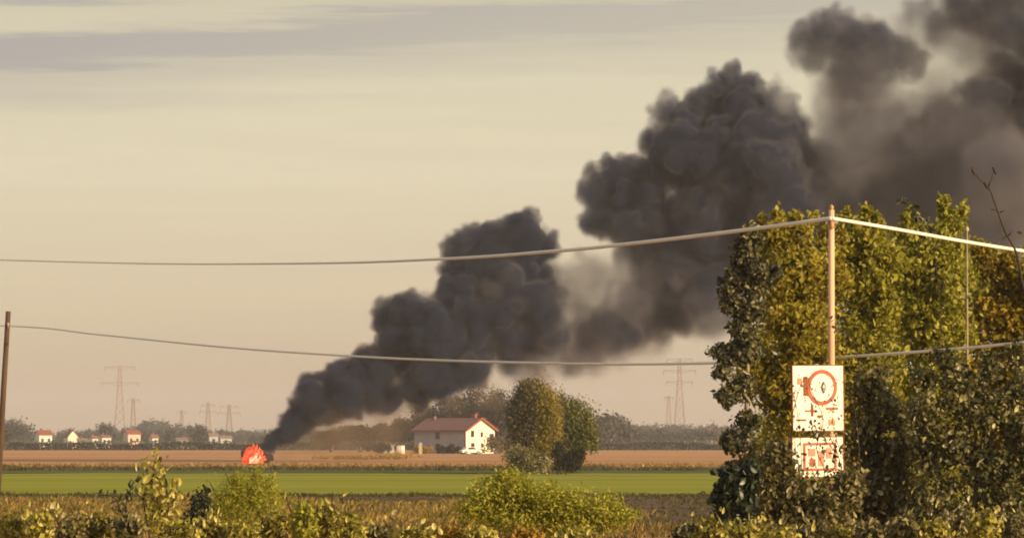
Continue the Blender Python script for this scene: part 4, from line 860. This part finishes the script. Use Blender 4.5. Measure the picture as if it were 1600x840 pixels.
def build_smoke(name, label, puffs, vox, colr, absorb, seed, child=True, mult=1.0, aniso=0.0):
    g = np.random.default_rng(seed); Y = 545.0; k = psz(Y); pad = 3.0
    mains = []
    for (a, b, r, s, e, dy) in puffs:
        c = at(a, b, Y); rr = r * k; c.y += dy + g.normal() * rr * .35
        mains.append((c.x, c.y, c.z, rr, s, e))
    allp = []
    for (x, y, z, rr, s, e) in mains:
        allp.append((x, y, z, rr * .92, s, e, .30))
        if child and e < 1.3:
            for _ in range(int(14 + rr * 5)):
                d = g.normal(size=3); d /= np.linalg.norm(d); q = rr * g.uniform(.13, .36)
                allp.append((x + d[0] * (rr - q * .35), y + d[1] * (rr - q * .35), z + d[2] * (rr - q * .35), q, s * g.uniform(.6, 1.1), e * .7, .3))
        elif child:
            for _ in range(6):
                d = g.normal(size=3); d /= np.linalg.norm(d); q = rr * g.uniform(.3, .55)
                allp.append((x + d[0] * rr * .8, y + d[1] * rr * .8, z + d[2] * rr * .8, q, s * .8, e, .5))
    A = np.array(allp); mn = (A[:, :3] - A[:, 3:4]).min(0) - pad; mx = (A[:, :3] + A[:, 3:4]).max(0) + pad; mn[2] = max(mn[2], .1)
    n = np.ceil((mx - mn) / vox).astype(int); mx = mn + n * vox
    X = [mn[i] + (np.arange(n[i]) + .5) * vox for i in range(3)]
    def vnoise(scale, sd):
        gg = np.random.default_rng(sd); m = [int(math.ceil((mx[i] - mn[i]) / scale)) + 3 for i in range(3)]
        G = gg.normal(size=m).astype(np.float32); U = []
        out_ = G
        for ax in range(3):
            u = (X[ax] - mn[ax]) / scale; i0 = u.astype(int); f = (u - i0); f = (f * f * (3 - 2 * f)).astype(np.float32)
            sh = [1, 1, 1]; sh[ax] = -1; f = f.reshape(sh); out_ = np.take(out_, i0, ax) * (1 - f) + np.take(out_, i0 + 1, ax) * f
        return out_
    N = vnoise(6.0, 1) * .5 + vnoise(3.0, 2) * .55 + np.abs(vnoise(1.5, 3)) * -.6 + .85 + np.abs(vnoise(.8, 4)) * -.4
    big = vnoise(7.0, 8) * .6 + vnoise(3.2, 9) * .5 + vnoise(1.5, 10) * .35
    W = [vnoise(4.5, 20 + q) * .35 + vnoise(2.0, 30 + q) * .42 + vnoise(.95, 40 + q) * .2 for q in range(3)] if vox < .6 else [vnoise(3.0, 20 + q) * .8 for q in range(3)]
    D = np.zeros(n, np.float32)
    for (x, y, z, rr, s, e, na) in A:
        R_ = rr + e + 1.6 * na * 1.2 + 1.3; sl = []
        for i, c in enumerate((x, y, z)):
            lo = max(0, int((c - R_ - mn[i]) / vox)); hi = min(n[i], int((c + R_ - mn[i]) / vox) + 2); sl.append(slice(lo, hi))
        if any(q.stop <= q.start for q in sl): continue
        dx = (X[0][sl[0]] - x)[:, None, None]; dy = (X[1][sl[1]] - y)[None, :, None]; dz = (X[2][sl[2]] - z)[None, None, :]
        sl = tuple(sl); ws = min(1.0, .35 + rr / 4.0); dx = dx + W[0][sl] * ws; dy = dy + W[1][sl] * ws; dz = dz + W[2][sl] * ws
        d = np.sqrt(dx * dx + dy * dy + dz * dz)
        f = (rr + N[sl] * na * min(1.5, .5 + rr * .35) - d) / e + .35; f = np.clip(f, 0, 1); f = f * f * (3 - 2 * f)
        D[sl] = np.maximum(D[sl], (s * f).astype(np.float32))
    D *= np.clip(1 + .6 * big, .15, 2.6); D *= mult; D[D < .004] = 0
    print(name, 'grid', n, 'filled', float((D > 0).mean()))
    # carrier mesh: one vertex per voxel, sampled by index into a volume
    me = bpy.data.meshes.new(name); tot = int(np.prod(n)); me.vertices.add(tot)
    gx, gy, gz_ = np.meshgrid(*X, indexing='ij'); me.vertices.foreach_set('co', np.stack([gx, gy, gz_], -1).astype(np.float32).ravel())
    a = me.attributes.new('dens', 'FLOAT', 'POINT'); a.data.foreach_set('value', D.ravel())
    m = bpy.data.materials.new(name + '_volume'); m.use_nodes = True; t = m.node_tree; t.nodes.clear()
    o_ = t.nodes.new('ShaderNodeOutputMaterial'); pv = t.nodes.new('ShaderNodeVolumePrincipled'); t.links.new(pv.outputs[0], o_.inputs['Volume'])
    va = t.nodes.new('ShaderNodeAttribute'); va.attribute_name = 'density'
    t.links.new(ramp(t, va.outputs['Fac'], [(0.05, colr[0]), (0.75, colr[1])]), pv.inputs['Color']); pv.inputs['Density'].default_value = 1.0; pv.inputs['Density Attribute'].default_value = 'density'
    pv.inputs['Absorption Color'].default_value = (*absorb, 1); pv.inputs['Anisotropy'].default_value = aniso
    me.materials.append(m); ob = link(name, me); tag(ob, label, 'smoke', kind='stuff')
    ng = bpy.data.node_groups.new(name + '_grid', 'GeometryNodeTree'); ng.interface.new_socket('Geometry', in_out='INPUT', socket_type='NodeSocketGeometry'); ng.interface.new_socket('Geometry', in_out='OUTPUT', socket_type='NodeSocketGeometry')
    gi = ng.nodes.new('NodeGroupInput'); go = ng.nodes.new('NodeGroupOutput'); lk = ng.links.new
    pos = ng.nodes.new('GeometryNodeInputPosition'); sub = ng.nodes.new('ShaderNodeVectorMath'); sub.operation = 'SUBTRACT'; lk(pos.outputs[0], sub.inputs[0]); sub.inputs[1].default_value = tuple(mn)
    dv = ng.nodes.new('ShaderNodeVectorMath'); dv.operation = 'SCALE'; lk(sub.outputs[0], dv.inputs[0]); dv.inputs[3].default_value = 1 / vox
    fl = ng.nodes.new('ShaderNodeVectorMath'); fl.operation = 'FLOOR'; lk(dv.outputs[0], fl.inputs[0])
    sp = ng.nodes.new('ShaderNodeSeparateXYZ'); lk(fl.outputs[0], sp.inputs[0])
    def mm(op, a, b):
        q = ng.nodes.new('ShaderNodeMath'); q.operation = op
        for i, v in enumerate((a, b)):
            if isinstance(v, (int, float)): q.inputs[i].default_value = v
            else: lk(v, q.inputs[i])
        return q.outputs[0]
    cl = [mm('MINIMUM', mm('MAXIMUM', sp.outputs[i], 0), float(n[i] - 1)) for i in range(3)]
    ii = ng.nodes.new('FunctionNodeFloatToInt')
    lk(mm('ADD', mm('MULTIPLY', mm('ADD', mm('MULTIPLY', cl[0], float(n[1])), cl[1]), float(n[2])), cl[2]), ii.inputs[0])
    si = ng.nodes.new('GeometryNodeSampleIndex'); si.data_type = 'FLOAT'; si.domain = 'POINT'; lk(gi.outputs[0], si.inputs[0])
    na_ = ng.nodes.new('GeometryNodeInputNamedAttribute'); na_.data_type = 'FLOAT'; na_.inputs[0].default_value = 'dens'
    lk(na_.outputs[0], si.inputs['Value']); lk(ii.outputs[0], si.inputs['Index'])
    vc = ng.nodes.new('GeometryNodeVolumeCube'); lk(si.outputs[0], vc.inputs['Density']); vc.inputs['Background'].default_value = 0
    vc.inputs['Min'].default_value = tuple(mn); vc.inputs['Max'].default_value = tuple(mx)
    for i, s in enumerate(('X', 'Y', 'Z')): vc.inputs['Resolution ' + s].default_value = int(n[i])
    sm = ng.nodes.new('GeometryNodeSetMaterial'); sm.inputs['Material'].default_value = m; lk(vc.outputs[0], sm.inputs[0]); lk(sm.outputs[0], go.inputs[0])
    md = ob.modifiers.new('grid', 'NODES'); md.node_group = ng
    return ob
build_smoke('smoke_plume', 'thick black billowing smoke rising to the right from the fire', PUFFS, .32, ((.27, .255, .27), (.034, .047, .10)), (.10, .09, .10), 11, mult=1.4)
build_smoke('thin_smoke', 'thin brown smoke drifting low to the right of the fire', WISPS, .8, ((.28, .215, .155), (.20, .155, .12)), (.3, .25, .2), 12, True, mult=2.0)

# ------------------------------------------------------------------ haze
hz = bpy.data.materials.new('haze_air'); hz.use_nodes = True; t = hz.node_tree; t.nodes.clear()
o_ = t.nodes.new('ShaderNodeOutputMaterial'); pv = t.nodes.new('ShaderNodeVolumePrincipled'); t.links.new(pv.outputs[0], o_.inputs['Volume'])
pv.inputs['Color'].default_value = (.88, .86, .90, 1); pv.inputs['Density'].default_value = .00011
tag(MB().box(-4600, 4600, -60, 7000, -1.2, 70).build('haze', hz), 'pale evening haze over the plain', 'haze', kind='stuff')
